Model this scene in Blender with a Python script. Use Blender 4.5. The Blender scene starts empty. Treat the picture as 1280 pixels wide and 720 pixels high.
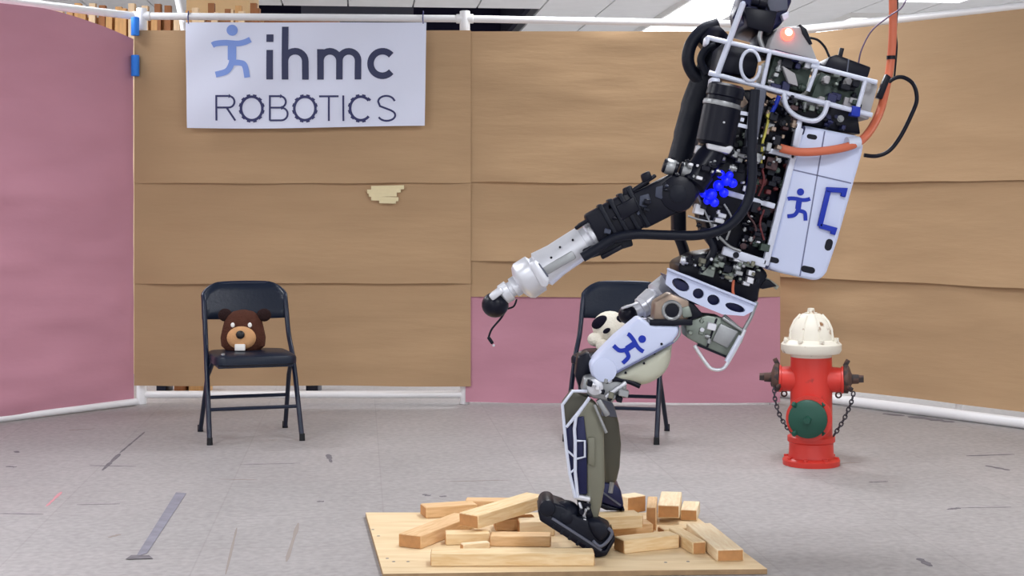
import bpy, bmesh, math, random
from mathutils import Vector, Matrix, noise

# ------------------------------------------------------------------ camera, world, light
SC = bpy.context.scene
COL = SC.collection
F, HOR, H = 1900.0, 258.0, 1.14          # focal length in pixels, horizon row, eye height
cam_d = bpy.data.cameras.new('camera'); cam = bpy.data.objects.new('camera', cam_d); COL.objects.link(cam)
cam.location = (0, 0, H); cam.rotation_euler = (math.pi/2, 0, 0)
cam_d.sensor_width = 36.0; cam_d.lens = 36.0*F/1280.0
cam_d.shift_y = -(360.0-HOR)/1280.0
cam_d.clip_end = 200
SC.camera = cam
SC.view_settings.view_transform = 'Standard'; SC.view_settings.look = 'None'
SC.view_settings.gamma = 1.0; SC.view_settings.use_curve_mapping = False
SC.view_settings.exposure = 0.42
W = bpy.data.worlds.new('world'); SC.world = W; W.use_nodes = True
W.node_tree.nodes['Background'].inputs[0].default_value = (0.93, 0.95, 1.0, 1)
W.node_tree.nodes['Background'].inputs[1].default_value = 1.35
LAMP_W = 40.0                             # watts of each ceiling troffer
BYAW = math.atan2(190, F)                 # the hall's own axis, turned a little from the camera's
CEIL = 3.0

def P(px, py, d):                         # a point of the place seen at that pixel, at distance d
    return Vector(((px-640)/F*d, d, H-(py-HOR)/F*d))
def G(px, py, z=0.0):                     # the same, for a point at known height z
    d = F*(H-z)/(py-HOR)
    return Vector(((px-640)/F*d, d, z))

# ------------------------------------------------------------------ materials
def srgb(r, g, b):
    f = lambda c: (c/255/12.92) if c/255 <= 0.04045 else ((c/255+0.055)/1.055)**2.4
    return (f(r), f(g), f(b), 1)
def mat(name, col, rough=0.6, metal=0.0, spec=0.5, emit=None, estr=0.0, var=0.0, vscale=8.0, vstretch=(1,1,1), bump=0.0, bscale=30.0, bstretch=(1,1,1), coat=0.0):
    m = bpy.data.materials.new(name); m.use_nodes = True
    nt = m.node_tree; b = nt.nodes['Principled BSDF']
    b.inputs['Base Color'].default_value = col
    b.inputs['Roughness'].default_value = rough
    b.inputs['Metallic'].default_value = metal
    b.inputs['Specular IOR Level'].default_value = spec
    b.inputs['Coat Weight'].default_value = coat
    if emit:
        b.inputs['Emission Color'].default_value = emit; b.inputs['Emission Strength'].default_value = estr
    def coords(st):
        tc = nt.nodes.new('ShaderNodeTexCoord'); mp = nt.nodes.new('ShaderNodeMapping')
        nt.links.new(tc.outputs['Object'], mp.inputs[0]); mp.inputs['Scale'].default_value = st
        return mp.outputs[0]
    if var > 0:
        n = nt.nodes.new('ShaderNodeTexNoise'); n.inputs['Scale'].default_value = vscale; n.inputs['Detail'].default_value = 6
        nt.links.new(coords(vstretch), n.inputs['Vector'])
        r = nt.nodes.new('ShaderNodeMapRange'); r.inputs[1].default_value = .25; r.inputs[2].default_value = .75
        r.inputs[3].default_value = 1-var; r.inputs[4].default_value = 1+var
        nt.links.new(n.outputs['Fac'], r.inputs[0])
        mx = nt.nodes.new('ShaderNodeMix'); mx.data_type = 'RGBA'; mx.blend_type = 'MULTIPLY'
        mx.inputs[0].default_value = 1; mx.inputs[6].default_value = col
        nt.links.new(r.outputs[0], mx.inputs[7]); nt.links.new(mx.outputs[2], b.inputs['Base Color'])
    if bump > 0:
        n = nt.nodes.new('ShaderNodeTexNoise'); n.inputs['Scale'].default_value = bscale; n.inputs['Detail'].default_value = 5
        nt.links.new(coords(bstretch), n.inputs['Vector'])
        bp = nt.nodes.new('ShaderNodeBump'); bp.inputs['Strength'].default_value = bump; bp.inputs['Distance'].default_value = .02
        nt.links.new(n.outputs['Fac'], bp.inputs['Height']); nt.links.new(bp.outputs[0], b.inputs['Normal'])
    return m
def rusty(name, c1, c2, th, scale, rough=.6):        # paint with rust or chips showing through
    m = mat(name, c1, rough); nt = m.node_tree; b = nt.nodes['Principled BSDF']
    tc = nt.nodes.new('ShaderNodeTexCoord'); n = nt.nodes.new('ShaderNodeTexNoise'); n.inputs['Scale'].default_value = scale; n.inputs['Detail'].default_value = 8
    r = nt.nodes.new('ShaderNodeValToRGB'); r.color_ramp.elements[0].position = th; r.color_ramp.elements[1].position = th+.06
    r.color_ramp.elements[0].color = c1; r.color_ramp.elements[1].color = c2
    nt.links.new(tc.outputs['Object'], n.inputs['Vector']); nt.links.new(n.outputs['Fac'], r.inputs[0]); nt.links.new(r.outputs[0], b.inputs['Base Color'])
    return m
M = {}
M['kraft'] = mat('kraft_paper', srgb(179,148,114), .75, spec=.2, var=.05, vscale=1.6, vstretch=(.8,.8,3), bump=.22, bscale=4, bstretch=(.6,.6,3.5))
M['pink'] = mat('pink_paper', srgb(196,141,157), .8, spec=.2, var=.07, vscale=1.5, vstretch=(.8,.8,2), bump=.25, bscale=4, bstretch=(.8,.8,2))
M['pvc'] = mat('white_pvc', srgb(238,238,240), .35, var=.03, vscale=3)
M['banner'] = mat('banner_vinyl', srgb(222,227,246), .45, bump=.05, bscale=6)
M['ink_navy'] = mat('navy_print', srgb(38,44,84), .5)
M['ink_thin'] = mat('indigo_print', srgb(36,40,96), .5)
M['ink_blue'] = mat('light_blue_print', srgb(124,154,224), .5)
M['logo_blue'] = mat('blue_print', srgb(26,52,172), .5, spec=.3)
M['tape_blue'] = mat('blue_tape', srgb(40,130,235), .6)
M['masking'] = mat('masking_tape', srgb(226,212,170), .7, var=.05, vscale=20)
M['chair'] = mat('black_steel', srgb(24,32,52), .35, spec=.35)
M['vinyl'] = mat('black_vinyl', srgb(18,27,44), .38, spec=.3, bump=.06, bscale=60)
M['foot'] = mat('rubber_foot', srgb(16,18,24), .8)
M['black'] = mat('black_plastic', srgb(13,15,30), .36, spec=.22)
M['rubber'] = mat('black_rubber', srgb(16,20,34), .46, spec=.25, bump=.1, bscale=50)
M['navy'] = mat('navy_anodised', srgb(24,28,72), .35, metal=.3)
M['white'] = mat('white_paint', srgb(206,214,242), .38, var=.02, vscale=6)
M['frame_white'] = mat('white_tube', srgb(214,219,236), .35, metal=.1)
M['cream'] = mat('cream_shell', srgb(190,190,172), .5, var=.04, vscale=10)
M['silver'] = mat('bright_aluminium', srgb(220,221,228), .36, metal=.45, var=.05, vscale=20)
M['dull'] = mat('machined_metal', srgb(158,160,162), .4, metal=.6, var=.12, vscale=25)
M['olive'] = mat('olive_metal', srgb(124,123,108), .5, metal=.3, var=.06, vscale=12)
M['olive_d'] = mat('dark_olive_metal', srgb(84,82,72), .5, metal=.3, var=.06, vscale=12)
M['green_metal'] = mat('grey_green_metal', srgb(134,142,134), .42, metal=.5, var=.15, vscale=22)
M['bronze'] = mat('bronze_metal', srgb(150,132,118), .4, metal=.7, var=.1, vscale=20)
M['grey'] = mat('grey_housing', srgb(172,170,172), .5)
M['slate'] = mat('slate_plastic', srgb(58,64,84), .5)
M['gap'] = mat('panel_gap', srgb(112,116,150), .7)
M['led_blue'] = mat('blue_led', srgb(20,30,240), .3, emit=srgb(16,30,255), estr=.45)
M['led_red'] = mat('red_led', srgb(255,60,50), .3, emit=(1,.09,.06,1), estr=3.2)
M['led_core'] = mat('red_led_core', srgb(255,220,210), .3, emit=(1,.62,.52,1), estr=2.0)
M['orange'] = mat('orange_rubber', srgb(208,108,76), .5)
M['wire_red'] = mat('dark_red_wire', srgb(98,30,34), .5)
M['wire_violet'] = mat('violet_wire', srgb(104,84,110), .5)
M['yellow'] = mat('yellow_plastic', srgb(206,196,92), .5)
M['circuit'] = mat('circuit_board', srgb(58,74,66), .5, var=.3, vscale=60)
M['maroon'] = mat('maroon_block', srgb(66,36,40), .5)
M['red'] = rusty('red_paint', srgb(206,54,44), srgb(150,44,38), .66, 14, .4)
M['bonnet'] = rusty('white_hydrant_paint', srgb(226,220,206), srgb(140,96,56), .61, 16, .5)
M['hgreen'] = rusty('green_paint', srgb(16,72,58), srgb(62,70,54), .68, 22, .5)
M['rust'] = rusty('rusted_iron', srgb(84,60,52), srgb(50,42,42), .5, 30, .75)
M['chain'] = mat('chain_steel', srgb(64,62,70), .5, metal=.6)
M['tape_grey'] = mat('grey_floor_tape', srgb(128,126,138), .7, var=.22, vscale=14)
M['mark'] = mat('dark_scuff', srgb(112,107,112), .9, var=.3, vscale=30)
M['mark_red'] = mat('pink_scuff', srgb(200,140,146), .9)
M['mark_tan'] = mat('tan_scuff', srgb(150,140,134), .9)
M['tile'] = mat('ceiling_tile', srgb(240,243,244), .9, var=.03, vscale=5)
M['grid'] = mat('ceiling_grid', srgb(120,122,128), .8)
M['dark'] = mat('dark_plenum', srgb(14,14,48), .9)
M['lens'] = mat('troffer_lens', srgb(250,250,255), .4, emit=(.95,.97,1,1), estr=2.4)
M['duct'] = mat('grey_duct', srgb(92,96,112), .6)
M['hall'] = mat('hall_paint', srgb(240,240,238), .9)
M['timber'] = mat('stacked_timber', srgb(206,160,104), .7, var=.2, vscale=6, vstretch=(6,6,.5))
M['timber2'] = mat('dark_stacked_timber', srgb(150,98,58), .7, var=.25, vscale=6, vstretch=(6,6,.5))
M['card'] = mat('tan_cardboard', srgb(234,206,160), .8, var=.06)
M['fur'] = mat('brown_plush', srgb(84,52,42), .95, spec=.1, var=.15, vscale=30, bump=.5, bscale=160)
M['fur_d'] = mat('dark_brown_plush', srgb(46,32,32), .95, spec=.1, bump=.5, bscale=160)
M['muzzle'] = mat('tan_plush', srgb(204,156,112), .95, spec=.1, bump=.3, bscale=160)
M['fur_w'] = mat('white_plush', srgb(232,226,212), .95, spec=.1, bump=.4, bscale=120)
M['fur_b'] = mat('black_plush', srgb(24,22,36), .95, spec=.1, bump=.4, bscale=120)
M['tooth'] = mat('white_felt', srgb(238,236,232), .9)
M['nose'] = mat('black_nose', srgb(16,14,18), .4)

def wood(name, c1, c2, sc=10):
    m = mat(name, c1, .65, spec=.3); nt = m.node_tree; b = nt.nodes['Principled BSDF']
    tc = nt.nodes.new('ShaderNodeTexCoord'); mp = nt.nodes.new('ShaderNodeMapping'); mp.inputs['Scale'].default_value = (1.2, 9, 9)
    n = nt.nodes.new('ShaderNodeTexNoise'); n.inputs['Scale'].default_value = sc; n.inputs['Detail'].default_value = 5; n.inputs['Distortion'].default_value = .6
    r = nt.nodes.new('ShaderNodeValToRGB'); r.color_ramp.elements[0].position = .3; r.color_ramp.elements[1].position = .7
    r.color_ramp.elements[0].color = c1; r.color_ramp.elements[1].color = c2
    nt.links.new(tc.outputs['Object'], mp.inputs[0]); nt.links.new(mp.outputs[0], n.inputs['Vector'])
    nt.links.new(n.outputs['Fac'], r.inputs[0]); nt.links.new(r.outputs[0], b.inputs['Base Color'])
    return m
M['pine'] = wood('pine', srgb(240,216,176), srgb(222,188,138))
M['pine2'] = wood('pale_pine', srgb(242,224,192), srgb(228,200,160))
M['pine3'] = wood('reddish_pine', srgb(230,194,150), srgb(210,168,120))
M['endgrain'] = mat('end_grain', srgb(184,134,86), .8, var=.15, vscale=40)
M['ply'] = wood('plywood', srgb(234,210,172), srgb(216,188,146), 3)
M['ply_edge'] = mat('plywood_edge', srgb(160,130,96), .8, var=.2, vscale=30)

# floor: worn grey vinyl tile with faint joints and stains
def floor_mat():
    m = mat('worn_floor', srgb(176,170,172), .55, spec=.35); nt = m.node_tree; b = nt.nodes['Principled BSDF']; L = nt.links.new
    tc = nt.nodes.new('ShaderNodeTexCoord'); mp = nt.nodes.new('ShaderNodeMapping'); mp.inputs['Rotation'].default_value = (0, 0, -BYAW)
    L(tc.outputs['Object'], mp.inputs[0])
    br = nt.nodes.new('ShaderNodeTexBrick'); br.offset = 0; br.inputs['Scale'].default_value = 1
    br.inputs['Brick Width'].default_value = .61; br.inputs['Row Height'].default_value = .61; br.inputs['Mortar Size'].default_value = .004; br.inputs['Mortar Smooth'].default_value = .6
    br.inputs['Color1'].default_value = srgb(163,158,158); br.inputs['Color2'].default_value = srgb(159,155,155); br.inputs['Mortar'].default_value = srgb(153,148,148)
    L(mp.outputs[0], br.inputs['Vector'])
    n1 = nt.nodes.new('ShaderNodeTexNoise'); n1.inputs['Scale'].default_value = 1.3; n1.inputs['Detail'].default_value = 8; n1.inputs['Roughness'].default_value = .65
    n2 = nt.nodes.new('ShaderNodeTexNoise'); n2.inputs['Scale'].default_value = 38; n2.inputs['Detail'].default_value = 4
    L(mp.outputs[0], n1.inputs['Vector']); L(mp.outputs[0], n2.inputs['Vector'])
    cur = br.outputs['Color']
    for n, lo, hi in ((n1, .90, 1.08), (n2, .86, 1.12)):
        r = nt.nodes.new('ShaderNodeMapRange'); r.inputs[1].default_value = .3; r.inputs[2].default_value = .7; r.inputs[3].default_value = lo; r.inputs[4].default_value = hi
        L(n.outputs['Fac'], r.inputs[0])
        mx = nt.nodes.new('ShaderNodeMix'); mx.data_type = 'RGBA'; mx.blend_type = 'MULTIPLY'; mx.inputs[0].default_value = 1
        L(cur, mx.inputs[6]); L(r.outputs[0], mx.inputs[7]); cur = mx.outputs[2]
    L(cur, b.inputs['Base Color'])
    bp = nt.nodes.new('ShaderNodeBump'); bp.inputs['Strength'].default_value = .15; bp.inputs['Distance'].default_value = .01
    L(n2.outputs['Fac'], bp.inputs['Height']); L(bp.outputs[0], b.inputs['Normal'])
    return m
M['floor'] = floor_mat()

# ------------------------------------------------------------------ mesh helpers
ORG = {}
def frame(axis, up=Vector((0,0,1))):
    a = axis.normalized(); u = up - a*up.dot(a)
    if u.length < 1e-4: u = Vector((0,1,0)) - a*a.y
    u.normalize(); return a, u, a.cross(u)
class MB:
    def __init__(s): s.v = []; s.f = []
    def add(s, v, f):
        o = len(s.v); s.v += [Vector(x) for x in v]; s.f += [tuple(i+o for i in q) for q in f]; return s
    def box(s, c, size, R=None):
        c = Vector(c); x, y, z = (k/2 for k in size)
        v = [Vector(q) for q in ((-x,-y,-z),(x,-y,-z),(x,y,-z),(-x,y,-z),(-x,-y,z),(x,-y,z),(x,y,z),(-x,y,z))]
        if R is not None: v = [R @ q for q in v]
        return s.add([c+q for q in v], [(0,3,2,1),(4,5,6,7),(0,1,5,4),(1,2,6,5),(2,3,7,6),(3,0,4,7)])
    def bar(s, p0, p1, w, h, up=Vector((0,0,1))):          # w across, h along up
        p0 = Vector(p0); p1 = Vector(p1); a, u, n = frame(p1-p0, up); v = []
        for p in (p0, p1):
            v += [p+n*(-w/2)+u*(-h/2), p+n*(w/2)+u*(-h/2), p+n*(w/2)+u*(h/2), p+n*(-w/2)+u*(h/2)]
        return s.add(v, [(0,3,2,1),(4,5,6,7),(0,1,5,4),(1,2,6,5),(2,3,7,6),(3,0,4,7)])
    def tube(s, pts, r, n=10, closed=False):
        pts = [Vector(p) for p in pts]; k = len(pts); rs = r if isinstance(r, (list, tuple)) else [r]*k
        v = []; f = []; u = None
        for i, p in enumerate(pts):
            if closed: t = pts[(i+1) % k]-pts[i-1]
            else: t = pts[min(i+1, k-1)]-pts[max(i-1, 0)]
            t.normalize()
            if u is None: _, u, _ = frame(t, Vector((.3,.2,1)))
            u = u-t*u.dot(t); u.normalize(); w = t.cross(u)
            for j in range(n):
                a = 2*math.pi*j/n; v.append(p+(u*math.cos(a)+w*math.sin(a))*rs[i])
        for i in range(k if closed else k-1):
            for j in range(n):
                a, b = i*n+j, i*n+(j+1) % n; c, d = ((i+1) % k)*n+(j+1) % n, ((i+1) % k)*n+j
                f.append((a, b, c, d))
        if not closed: f.append(tuple(range(n-1, -1, -1))); f.append(tuple((k-1)*n+j for j in range(n)))
        return s.add(v, f)
    def lathe(s, o, axis, prof, n=24, up=Vector((0,.2,1)), sq=1.0):   # prof: (distance along axis, radius)
        o = Vector(o); a, u, w = frame(Vector(axis), up); v = []; f = []
        for t, r in prof:
            for j in range(n):
                q = 2*math.pi*j/n; v.append(o+a*t+(u*math.cos(q)+w*math.sin(q)*sq)*max(r, 1e-4))
        for i in range(len(prof)-1):
            for j in range(n): f.append((i*n+j, i*n+(j+1) % n, (i+1)*n+(j+1) % n, (i+1)*n+j))
        f.append(tuple(range(n-1, -1, -1))); f.append(tuple((len(prof)-1)*n+j for j in range(n)))
        return s.add(v, f)
    def cyl(s, p0, p1, r0, r1=None, n=20):
        p0 = Vector(p0); p1 = Vector(p1); return s.lathe(p0, p1-p0, [(0, r0), ((p1-p0).length, r0 if r1 is None else r1)], n)
    def ball(s, c, r, sc=(1,1,1), n=16, R=None):
        c = Vector(c); v = []; f = []; m = n//2
        for i in range(m+1):
            th = math.pi*i/m
            for j in range(n):
                q = 2*math.pi*j/n
                p = Vector((math.sin(th)*math.cos(q)*sc[0], math.sin(th)*math.sin(q)*sc[1], math.cos(th)*sc[2]))*r
                if R is not None: p = R @ p
                v.append(c+p)
        for i in range(m):
            for j in range(n): f.append((i*n+j, (i+1)*n+j, (i+1)*n+(j+1) % n, i*n+(j+1) % n))
        return s.add(v, f)
    def prism(s, poly, ext, holes=()):                    # poly: points, swept by the vector ext; holes go right through
        bm = bmesh.new(); ext = Vector(ext); loops = []
        for lp in [poly]+list(holes):
            vs = [bm.verts.new(Vector(p)) for p in lp]
            for i in range(len(vs)): bm.edges.new((vs[i], vs[(i+1) % len(vs)]))
            loops.append(vs)
        if holes: bmesh.ops.triangle_fill(bm, edges=bm.edges[:], use_beauty=True)
        else: bm.faces.new(loops[0])
        g = bmesh.ops.extrude_face_region(bm, geom=bm.faces[:])
        for e in g['geom']:
            if isinstance(e, bmesh.types.BMVert): e.co += ext
        keep = bm.faces[:]
        if holes:
            pass
        bmesh.ops.recalc_face_normals(bm, faces=bm.faces[:])
        bm.verts.index_update()
        s.add([v.co.copy() for v in bm.verts], [tuple(v.index for v in f.verts) for f in bm.faces]); bm.free(); return s
    def ribbon(s, pts, w, ext, closed=False):             # a flat stroke of width w through pts (in one plane), thick by ext
        pts = [Vector(p) for p in pts]; ext = Vector(ext); nrm = ext.normalized(); k = len(pts); A = []; B = []
        for i in range(k):
            pr = pts[i-1] if (i > 0 or closed) else None; nx = pts[(i+1) % k] if (i < k-1 or closed) else None
            t1 = (pts[i]-pr).normalized() if pr is not None else None; t2 = (nx-pts[i]).normalized() if nx is not None else None
            t1 = t1 or t2; t2 = t2 or t1
            n1 = nrm.cross(t1); n2 = nrm.cross(t2); m = (n1+n2); m = m.normalized() if m.length > 1e-5 else n1
            sc = min(1/max(m.dot(n1), .35), 2.2)
            A.append(pts[i]+m*w/2*sc); B.append(pts[i]-m*w/2*sc)
        v = []; f = []
        for a, b in zip(A, B): v += [a, b, b+ext, a+ext]
        for i in range(k if closed else k-1):
            j = (i+1) % k
            for q in range(4): f.append((i*4+q, i*4+(q+1) % 4, j*4+(q+1) % 4, j*4+q))
        if not closed: f.append((3,2,1,0)); f.append(tuple((k-1)*4+q for q in range(4)))
        return s.add(v, f)
    def build(s, name, m, parent=None, bevel=0.0, seg=2, smooth=True, subs=0):
        lo = Vector([min(p[i] for p in s.v) for i in range(3)]); hi = Vector([max(p[i] for p in s.v) for i in range(3)])
        c = (lo+hi)/2
        if parent is None: c.z = lo.z
        me = bpy.data.meshes.new(name); me.from_pydata([p-c for p in s.v], [], s.f)
        bm = bmesh.new(); bm.from_mesh(me); bmesh.ops.remove_doubles(bm, verts=bm.verts[:], dist=1e-6)
        bmesh.ops.recalc_face_normals(bm, faces=bm.faces[:])
        if bevel > 0:
            es = [e for e in bm.edges if len(e.link_faces) == 2 and e.calc_face_angle(0) > .5]
            bmesh.ops.bevel(bm, geom=es, offset=bevel, segments=seg, profile=.5, affect='EDGES', clamp_overlap=True)
        bm.to_mesh(me); bm.free()
        if smooth:
            for p in me.polygons: p.use_smooth = True
            me.set_sharp_from_angle(angle=math.radians(38))
        me.materials.append(M[m] if isinstance(m, str) else m)
        o = bpy.data.objects.new(name, me); COL.objects.link(o)
        ORG[o] = c
        if parent is not None: o.parent = parent; o.location = c-ORG[parent]
        else: o.location = c
        if subs:
            md = o.modifiers.new('smooth', 'SUBSURF'); md.levels = subs; md.render_levels = subs
        return o
def tag(o, label=None, cat=None, group=None, kind=None):
    if label: o['label'] = label
    if cat: o['category'] = cat
    if group: o['group'] = group
    if kind: o['kind'] = kind
    return o
def empty(name, loc, label=None, cat=None, group=None, kind=None):
    o = bpy.data.objects.new(name, None); COL.objects.link(o); o.location = loc; o.empty_display_size = .1; ORG[o] = Vector(loc)
    return tag(o, label, cat, group, kind)
def copy_tree(o, parent=None):
    c = o.copy(); COL.objects.link(c); c.parent = parent
    for ch in list(o.children): copy_tree(ch, c)
    return c
def smooth_path(pts, n=6, closed=False):                  # Catmull-Rom through the points
    pts = [Vector(p) for p in pts]; out = []; k = len(pts)
    for i in range(k if closed else k-1):
        p0 = pts[i-1] if (i > 0 or closed) else pts[0]; p1 = pts[i]; p2 = pts[(i+1) % k]; p3 = pts[(i+2) % k] if (i+2 < k or closed) else pts[-1]
        for j in range(n):
            t = j/n
            out.append(.5*((2*p1)+(p2-p0)*t+(2*p0-5*p1+4*p2-p3)*t*t+(3*p1-p0-3*p2+p3)*t**3))
    if not closed: out.append(pts[-1])
    return out
def arc(cx, cy, rx, ry, a0, a1, n=16):
    return [(cx+rx*math.cos(math.radians(a0+(a1-a0)*i/n)), cy+ry*math.sin(math.radians(a0+(a1-a0)*i/n))) for i in range(n+1)]

# ------------------------------------------------------------------ the hall
fl = MB().box((0, 7, -.05), (26, 34, .1)).build('floor', 'floor'); tag(fl, kind='structure')
fl_marks = []
def mark(a, b, w, m='mark', name='scuff_mark'):
    p, q = G(*a), G(*b); d = (q-p).normalized(); n = Vector((-d.y, d.x, 0)); random.seed(int(a[0]*7+a[1]))
    k = 8; L = []; R = []
    for i in range(k+1):
        c = p.lerp(q, i/k); j = .5+.9*random.random() if 0 < i < k else .4
        L.append(c+n*w/2*j); R.append(c-n*w/2*j)
    o = MB().prism([x+Vector((0,0,.0002)) for x in L+R[::-1]], (0,0,.0006)).build(name, m, fl, smooth=False)
for a, b, w, m in (((128,588),(150,567),.02,'mark'), ((150,566),(181,540),.012,'mark'), ((112,582),(170,583),.012,'mark'), ((0,642),(54,643),.01,'mark'),
        ((58,633),(77,615),.012,'mark_red'), ((96,631),(150,630),.006,'mark'), ((274,599),(322,600),.008,'mark_tan'), ((358,702),(373,654),.012,'mark_tan'),
        ((282,718),(296,660),.008,'mark_tan'), ((396,627),(405,627),.02,'mark'), ((300,581),(375,579),.006,'mark'), ((1184,637),(1200,635),.02,'mark'), ((1200,635),(1264,634),.008,'mark'),
        ((1148,698),(1164,708),.025,'mark'), ((1086,603),(1110,602),.012,'mark'), ((1232,582),(1262,588),.022,'mark'), ((1104,517),(1130,520),.045,'mark'), ((1136,520.5),(1192,528),.07,'mark'),
        ((529,618),(537,620),.025,'mark'), ((550,621),(558,620),.015,'mark'), ((410,568),(414,578),.02,'mark'), ((20,564),(22,566),.02,'mark'), ((136,672),(150,668),.02,'mark_tan'),
        ((86,538),(118,536),.012,'mark_tan'), ((8,583),(20,584),.02,'mark'), ((1208,570),(1268,568),.015,'mark'), ((980,583),(1076,578),.02,'mark_tan'), ((640,600),(560,602),.006,'mark_tan')):
    mark(a, b, w, m)
# grey tape strip lying on the floor
tp = [G(163,699.5), G(184,697), G(232,617), G(221,617)]
tape = empty('floor_tape', (tp[0]+tp[2])/2, 'worn grey strip of tape stuck on the bare floor', 'tape')
MB().prism([p+Vector((0,0,.0009)) for p in (G(170,696), G(184,692), G(233,617), G(220,616))], (0,0,.0012)).build('tape_strip', 'tape_grey', tape, smooth=False)
MB().prism([p+Vector((0,0,.0023)) for p in (G(157,700), G(191,699), G(186,695), G(164,695))], (0,0,.001)).build('torn_end', 'mark', tape, smooth=False)

Rb = Matrix.Rotation(BYAW, 3, 'Z')        # the hall's axes
def hall(u, v, z): return Rb @ Vector((u, v, z))
tag(MB().prism([hall(-9,20,0), hall(9,20,0), hall(9,20.2,0), hall(-9,20.2,0)], (0,0,CEIL+1)).build('wall_back', 'hall', smooth=False), kind='structure')
tag(MB().prism([hall(-9,-8,0), hall(-9,20.2,0), hall(-9.2,20.2,0), hall(-9.2,-8,0)], (0,0,CEIL+1)).build('wall_left', 'hall', smooth=False), kind='structure')
tag(MB().prism([hall(9,-8,0), hall(9,20.2,0), hall(9.2,20.2,0), hall(9.2,-8,0)], (0,0,CEIL+1)).build('wall_right', 'hall', smooth=False), kind='structure')
# ceiling: slab with an opening, tiles hung just below it
U0, U1, V0, V1 = -1.31, 1.69, 14.2, 17.8   # the dark opening, in hall axes
ce = MB()
for (a0, a1, b0, b1) in ((-9,9,-8,V0), (-9,9,V1,20.2), (-9,U0,V0,V1), (U1,9,V0,V1)):
    ce.prism([hall(a0,b0,CEIL+.02), hall(a1,b0,CEIL+.02), hall(a1,b1,CEIL+.02), hall(a0,b1,CEIL+.02)], (0,0,.08))
ceil = ce.build('ceiling', 'grid', smooth=False); tag(ceil, kind='structure')
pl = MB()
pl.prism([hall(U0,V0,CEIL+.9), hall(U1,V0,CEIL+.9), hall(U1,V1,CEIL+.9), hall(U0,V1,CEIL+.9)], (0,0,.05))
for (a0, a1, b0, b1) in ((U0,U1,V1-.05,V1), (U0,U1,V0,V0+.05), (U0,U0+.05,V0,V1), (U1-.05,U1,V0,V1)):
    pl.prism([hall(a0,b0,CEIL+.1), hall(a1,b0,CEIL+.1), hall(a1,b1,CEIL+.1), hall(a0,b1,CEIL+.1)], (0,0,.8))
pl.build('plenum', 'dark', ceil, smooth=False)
tm = MB().box((0,0,0), (.585, 1.195, .02)).build('tile', 'tile', ceil, smooth=False)
first = True
lights = []                                # (u, v) hall coordinates of troffer centres
for v in (-1.6, 2.0, 5.4, 8.8, 12.2):
    for u in (-5.7, -2.1, 1.5, 5.1): lights.append((u, v))
lights += [(3.19, 13.6), (3.19, 14.8), (3.19, 16.0), (5.1, 15.0), (-5.7, 15.0)]
lights = [(a, b) if b < 9 else (.6*round((a-.19)/.6)+.19, 10+1.2*round((b-10)/1.2)) for a, b in lights]   # on the tile grid
def in_light(u, v): return any(abs(u-a) < .3 and abs(v-b) < .6 for a, b in lights)
for i in range(-10, 14):
    for j in range(0, 9):
        u, v = .6*i+.19, 10.0+1.2*j
        if (U0 < u < U1 and V0 < v < V1) or in_light(u, v): continue
        t = tm if first else tm.copy()
        if not first: COL.objects.link(t); t.parent = ceil
        first = False
        t.location = hall(u, v, CEIL+.008)-ORG[ceil]; t.rotation_euler = (0, 0, BYAW)
# ceiling troffers
tr = empty('ceiling_light', (0,0,0))
MB().box((0,0,.0), (.62,1.22,.05)).build('housing', 'hall', tr)
MB().box((0,0,-.028), (.56,1.16,.012)).build('diffuser', 'lens', tr)
ld = bpy.data.lights.new('lamp', 'AREA'); ld.shape = 'RECTANGLE'; ld.size = .56; ld.size_y = 1.16; ld.energy = LAMP_W; ld.color = (.95,.97,1)
lo_ = bpy.data.objects.new('lamp', ld); COL.objects.link(lo_); lo_.parent = tr; lo_.location = (0,0,-.045)
for k, (u, v) in enumerate(lights):
    o = tr if k == 0 else copy_tree(tr)
    o.location = hall(u, v, CEIL-.025); o.rotation_euler = (0,0,BYAW)
    lb = {20: 'bright ceiling light panel seen just left of the robot head', 21: 'bright ceiling light panel straight behind the first one', 23: 'ceiling light panel above the kraft screen behind the fire hydrant', 22: 'farthest bright ceiling light panel, just above the paper screen'}.get(k, 'white ceiling light panel above the room, outside the picture')
    tag(o, lb, 'light', 'ceiling light panels')
# duct inside the opening
tag(MB().prism([hall(-.6,15.7,CEIL+.12), hall(.55,15.7,CEIL+.12), hall(.55,15.7,CEIL+.3), hall(-.6,15.7,CEIL+.3)], hall(0,.4,0)).build('air_duct', 'duct', smooth=False), 'grey air duct inside the dark opening in the ceiling', 'duct')
# ------------------------------------------------------------------ timber and boxes behind the paper wall
random.seed(5)
rack = empty('timber_stack', P(150,500,10.4), 'tall stack of upright rough timber boards behind the pink paper wall', 'timber')
M['timber3'] = mat('pale_stacked_timber', srgb(232,206,168), .7, var=.15, vscale=6, vstretch=(6,6,.5))
MB().box((-2.46, 10.47, 1.22), (1.5, .02, 2.44)).build('backing_sheet', 'timber', rack, smooth=False)
for i in range(34):
    x = -3.2+.044*i+random.uniform(-.003,.003); h = 2.49+random.uniform(-.05,.04)
    MB().bar((x, 10.4+random.uniform(-.04,.04), 0), (x+random.uniform(-.03,.03), 10.4, h), .042, .05, Vector((0,1,0))).build('board', random.choice(['timber','timber','timber2','timber3','timber3']), rack, smooth=False)
cb = empty('cardboard_box', P(279,20,11.1), 'tan cardboard box standing high behind the white banner', 'box')
c = P(279, 4, 11.1)
MB().box((c.x, 11.1, 2.62), (.455, .4, .3)).build('carton', 'card', cb, .006)
MB().box((c.x, 11.1, 2.7725), (.06, .402, .004)).build('packing_tape', 'masking', cb, smooth=False)
sh = empty('storage_shelf', (c.x+.25, 11.1, 0), 'tall dark storage shelf behind the white banner', 'shelf')
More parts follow.
